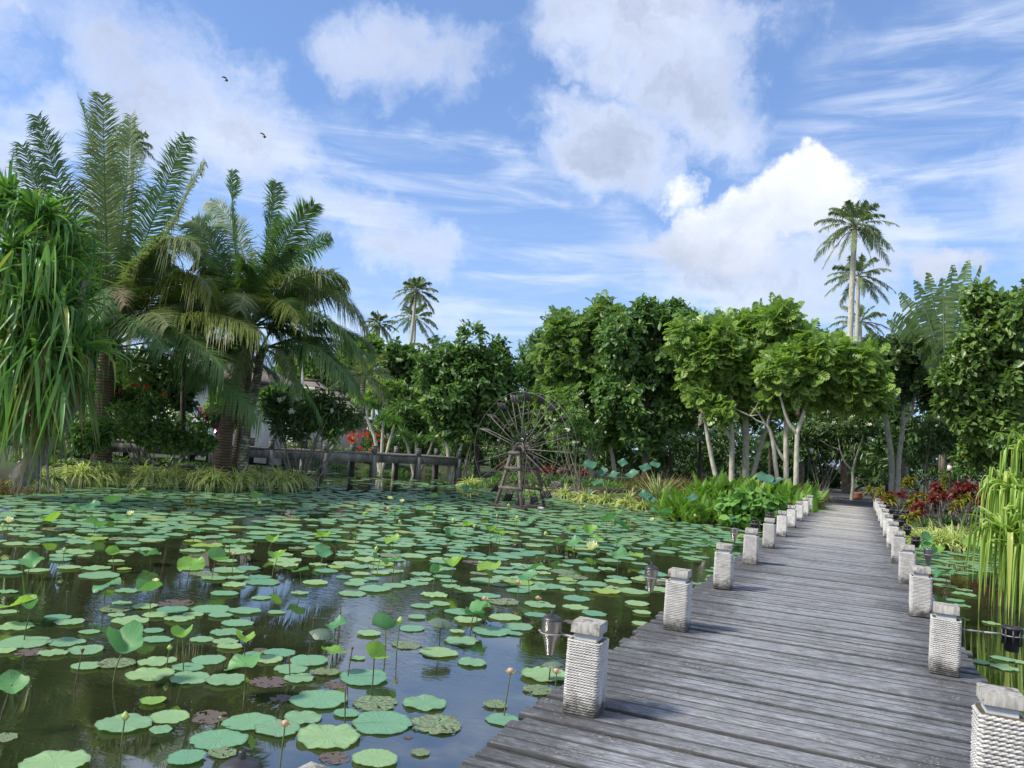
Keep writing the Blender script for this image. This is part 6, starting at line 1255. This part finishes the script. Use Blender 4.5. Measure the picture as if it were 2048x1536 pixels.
for a in [z1(640, 910, 240), z1(1265, 1000, 220), z1(60, 1110, 170), z1(85, 695, 200, 'l'), z1(1720, 940, 150, 'l'), z1(550, 590, 140), z1(765, 625, 150), z1(985, 490, 140, 'l'), z1(1110, 465, 130), z1(1430, 455, 120, 'l'), z1(1185, 375, 120), z1(770, 435, 120), z1(1545, 520, 100), z1(1405, 370, 90, 'l'), z1(1665, 340, 90, 'l'), z1(1010, 315, 80), z1(260, 265, 120, 'l'), z1(605, 250, 110), z1(580, 435, 90, 'l'), z1(165, 470, 130), z1(1260, 885, 130, 'l'), z1(940, 860, 140, 'l'), z1(160, 715, 110), z1(720, 105, 60, 'l'), z1(765, 128, 70, 'l'), z1(1125, 145, 70, 'l'), z1(390, 195, 90), z1(480, 180, 70),
          z2(490, 740, 190), z2(425, 905, 180, 'l'), z2(1010, 625, 180), z2(805, 680, 165, 'd'), z2(880, 380, 170, 'l'), z2(1085, 390, 150, 'l'), z2(1310, 445, 120), z2(1480, 240, 90), z2(1830, 310, 130), z2(1925, 320, 90, 'l'), z2(1575, 245, 110), z2(460, 340, 110), z2(130, 300, 120), z2(130, 210, 110, 'l'), z2(320, 200, 70, 'l'), z2(545, 345, 90), z2(530, 230, 100, 'l'), z2(1440, 925, 150, 'd'), z2(130, 745, 150, 'd'), z2(210, 715, 130), z2(780, 410, 90), z2(1700, 150, 70), z2(1560, 165, 80, 'l'), z2(1790, 110, 60), z2(1230, 120, 70, 'l'), z2(960, 140, 70, 'l'), z2(380, 75, 60, 'l'), z2(560, 70, 50, 'l'), z2(1820, 240, 60), z2(1350, 385, 100), z2(1000, 650, 120, 'g'), z2(1600, 870, 10)]:
    if a[2] > 10: add_cup(*a)
for a in [z5(430, 425, 130), z5(330, 235, 100), z5(390, 290, 90, 'l'), z5(545, 685, 50), z5(620, 300, 110), z5(320, 265, 70)]: add_cup(*a)
nr = 0
for i in range(900):
    if nr >= 34: break
    u, v = G.uniform(-24, 15), G.uniform(11, 33); x, y = CAM[0]+u*rh[0]+v*fh[0], CAM[1]+u*rh[1]+v*fh[1]; px, py = proj(x, y, WZ)
    if sdist(np.array([x]), np.array([y]))[0] > -.2 or not (0 < px < 2048) or abs(x) < HW+.3 or py > 1120: continue
    if px < 800 and G.random() < .45: continue
    add_cup(0, 0, G.uniform(.15, .26), 'g' if G.random() < .72 else 'l', G.uniform(.1, .38), (x, y)); nr += 1
# dark blue-green big leaves standing out of the bank vegetation
for i, (px, py, D, w) in enumerate([(1180, 930, 31, 34), (1205, 945, 31, 30), (1195, 965, 30.5, 28), (1228, 950, 30.5, 30), (1265, 950, 29.5, 34), (1290, 935, 29.5, 28), (1180, 985, 30, 24), (1335, 1000, 28, 30), (1290, 990, 29, 30), (1530, 957, 25.5, 40), (1555, 965, 25.2, 36), (1385, 995, 25.2, 28), (1440, 1015, 24.6, 26), (1470, 1040, 24.0, 28), (1245, 925, 31, 24), (1310, 930, 30, 26), (1300, 1000, 28.8, 28), (1330, 1040, 26, 26), (1310, 1025, 27, 26)]):
    c = P(px, py, D); add = max(c[2]-WZ, .2); g_ = PRG; o = empty('raised_lotus_leaf', (c[0], c[1], WZ), f'{ORD[i+1]} large blue-green lotus leaf standing tall against the bank plants', 'lotus leaf', 'tall lotus leaves against the bank'); l = bpy.data.objects.new('leaf_blade', CUPK[i % 3]); C.objects.link(l); l.parent = o; l.location = (0, 0, add); r = w/2*D/F*.9; l.scale = (r, r, r); l.rotation_euler = (g_.uniform(.3, .7), g_.uniform(-.3, .3), g_.uniform(-.6, .6)); m = MB(); m.tube([(0, 0, -.3), (0, 0, add)], .008, 6); m.build('stem', M['stemgreen'], o)
# buds, faded flowers, pods
def bud_meshes():
    out = {}
    for nm, prof, mat in (('bud', [(0, -.5), (.28, -.42), (.42, -.12), (.36, .2), (.16, .5), (0, .66)], 'bud'), ('faded', [(0, -.35), (.25, -.33), (.40, -.05), (.38, .2), (.22, .36), (0, .34)], 'peach'), ('pod', [(0, -.45), (.12, -.4), (.28, .1), (.30, .22), (.2, .30), (0, .26)], 'pod')):
        b = MB(); g = np.random.default_rng(3); prof = np.array(prof); n = 16; th = np.arange(n)*2*pi/n; V = []
        for r, z in prof: V.append(np.c_[r*(1+.10*np.cos(th*5))*np.cos(th), r*(1+.10*np.cos(th*5))*np.sin(th), np.full(n, z)])
        i, j = np.meshgrid(np.arange(len(prof)-1), np.arange(n), indexing='ij'); j2 = (j+1) % n; b.add(np.concatenate(V), np.stack([i*n+j, i*n+j2, (i+1)*n+j2, (i+1)*n+j], -1).reshape(-1, 4), .5)
        if nm != 'pod':
            for k in range(5 if nm == 'bud' else 7):
                a = k*2.4; c_, s_ = cos(a), sin(a); o_ = .10 if nm == 'bud' else .25; hh = .25 if nm == 'bud' else .15
                V = [(.1*c_, .1*s_, -.45), ((.40+o_)*c_-.2*s_, (.40+o_)*s_+.2*c_, -.1), ((.38+o_)*c_, (.38+o_)*s_, hh), ((.40+o_)*c_+.2*s_, (.40+o_)*s_-.2*c_, -.1)]; b.add(V, [(0, 3, 2, 1)], .9)
        out[nm] = b.mesh('bud_head', M[mat], True)
    b = MB(); g = np.random.default_rng(4)
    for ring, (nn, tilt, l) in enumerate(((8, .35, .8), (8, .75, 1.0), (8, 1.15, 1.05))):
        for k in range(nn):
            a = 2*pi*k/nn+ring*.4; d = np.array([cos(a)*sin(tilt), sin(a)*sin(tilt), cos(tilt)]); s_ = np.array([-sin(a), cos(a), 0]); n0 = np.cross(d, s_)
            b.add([[0, 0, -.3], d*l*.55+s_*.3-n0*.1, d*l+np.array([0, 0, .08]), d*l*.55-s_*.3-n0*.1], [(0, 1, 2, 3)], g.random())
    out['open'] = b.mesh('flower_head', M['cream'], False); return out
BM = bud_meshes()
BL = {'bud': ('plump pale green lotus bud on a stem', 'pale green lotus buds'), 'faded': ('faded peach lotus flower on a stem', 'faded peach lotus flowers'), 'pod': ('small brown lotus seed pod on a stem', 'brown lotus pods'), 'open': ('open cream-white lotus flower', 'open cream lotus flowers')}
def add_bud(px, py, w, k, h=None):
    h = PRG.uniform(.15, .3) if h is None else h*.85; c = at(px, py, WZ+h); D = (c-CAM)@fw; s = w*D/F
    if abs(c[0]) < HW+.03 or sdist(np.array([c[0]]), np.array([c[1]]))[0] > .2: return
    o = empty('lotus_'+{'bud': 'bud', 'faded': 'flower', 'pod': 'seed_pod', 'open': 'flower'}[k], (c[0], c[1], WZ), BL[k][0], 'lotus bud' if k != 'open' else 'lotus flower', BL[k][1]); l = copy_inst(BM[k], 'head', o, (0, 0, h)); l.scale = (s, s, s); l.rotation_euler = (PRG.uniform(-.2, .2), PRG.uniform(-.2, .2), PRG.uniform(0, 6))
    m = MB(); bx = PRG.uniform(-.05, .05); m.tube([(bx, bx*.5, -.25), (bx*.4, 0, h*.5), (0, 0, h-.2*s)], [.0055, .005, .0045], 6); m.build('stem', M['stemdark'] if k == 'pod' else M['stemgreen'], o)
for a in [(*z1(645, 1270, 42)[:3], 'bud', .22), (*z1(1470, 1305, 42)[:3], 'faded', .33), (*z1(1135, 1275, 14)[:3], 'bud', .1), (*z1(425, 930, 32)[:3], 'pod', .33), (*z1(875, 915, 26)[:3], 'bud', .2), (*z1(1490, 965, 26)[:3], 'pod', .2), (*z1(800, 578, 24)[:3], 'open', .2), (*z1(1205, 430, 20)[:3], 'faded', .35), (*z1(332, 412, 22)[:3], 'bud', .25), (*z1(345, 630, 14)[:3], 'pod', .25), (*z1(1758, 700, 12)[:3], 'pod', .4), (*z1(1780, 1130, 20)[:3], 'pod', .3), (*z1(15, 285, 20)[:3], 'bud', .25), (*z1(990, 118, 16)[:3], 'bud', .25), (*z1(560, 112, 14)[:3], 'open', .3),
          (*z2(575, 690, 36)[:3], 'bud', .35), (*z2(235, 605, 14)[:3], 'pod', .35), (*z2(300, 850, 26)[:3], 'pod', .3), (*z2(1207, 980, 46)[:3], 'faded', .42), (*z2(1470, 980, 38)[:3], 'faded', .3), (*z2(1058, 563, 30)[:3], 'faded', .2), (*z2(1250, 470, 28)[:3], 'faded', .25), (*z2(1365, 560, 28)[:3], 'faded', .1), (*z2(438, 278, 24)[:3], 'bud', .4), (*z2(1675, 275, 46)[:3], 'open', .4), (*z2(572, 122, 16)[:3], 'bud', .3), (*z2(80, 680, 24)[:3], 'pod', .4), (*z2(1815, 700, 26)[:3], 'pod', .06), (*z2(1000, 150, 18)[:3], 'bud', .3), (*z2(1130, 92, 16)[:3], 'bud', .3), (*z2(770, 75, 16)[:3], 'bud', .3)]: add_bud(*a)
for i in range(46):
    u, v = G.uniform(-20, 13), G.uniform(13, 30); x, y = CAM[0]+u*rh[0]+v*fh[0], CAM[1]+u*rh[1]+v*fh[1]; px, py = proj(x, y, WZ+.3)
    if 0 < px < 2040 and abs(x) > HW+.3: add_bud(px, py, .09*F/v, ['bud', 'bud', 'open', 'faded', 'pod'][i % 5], G.uniform(.2, .45))
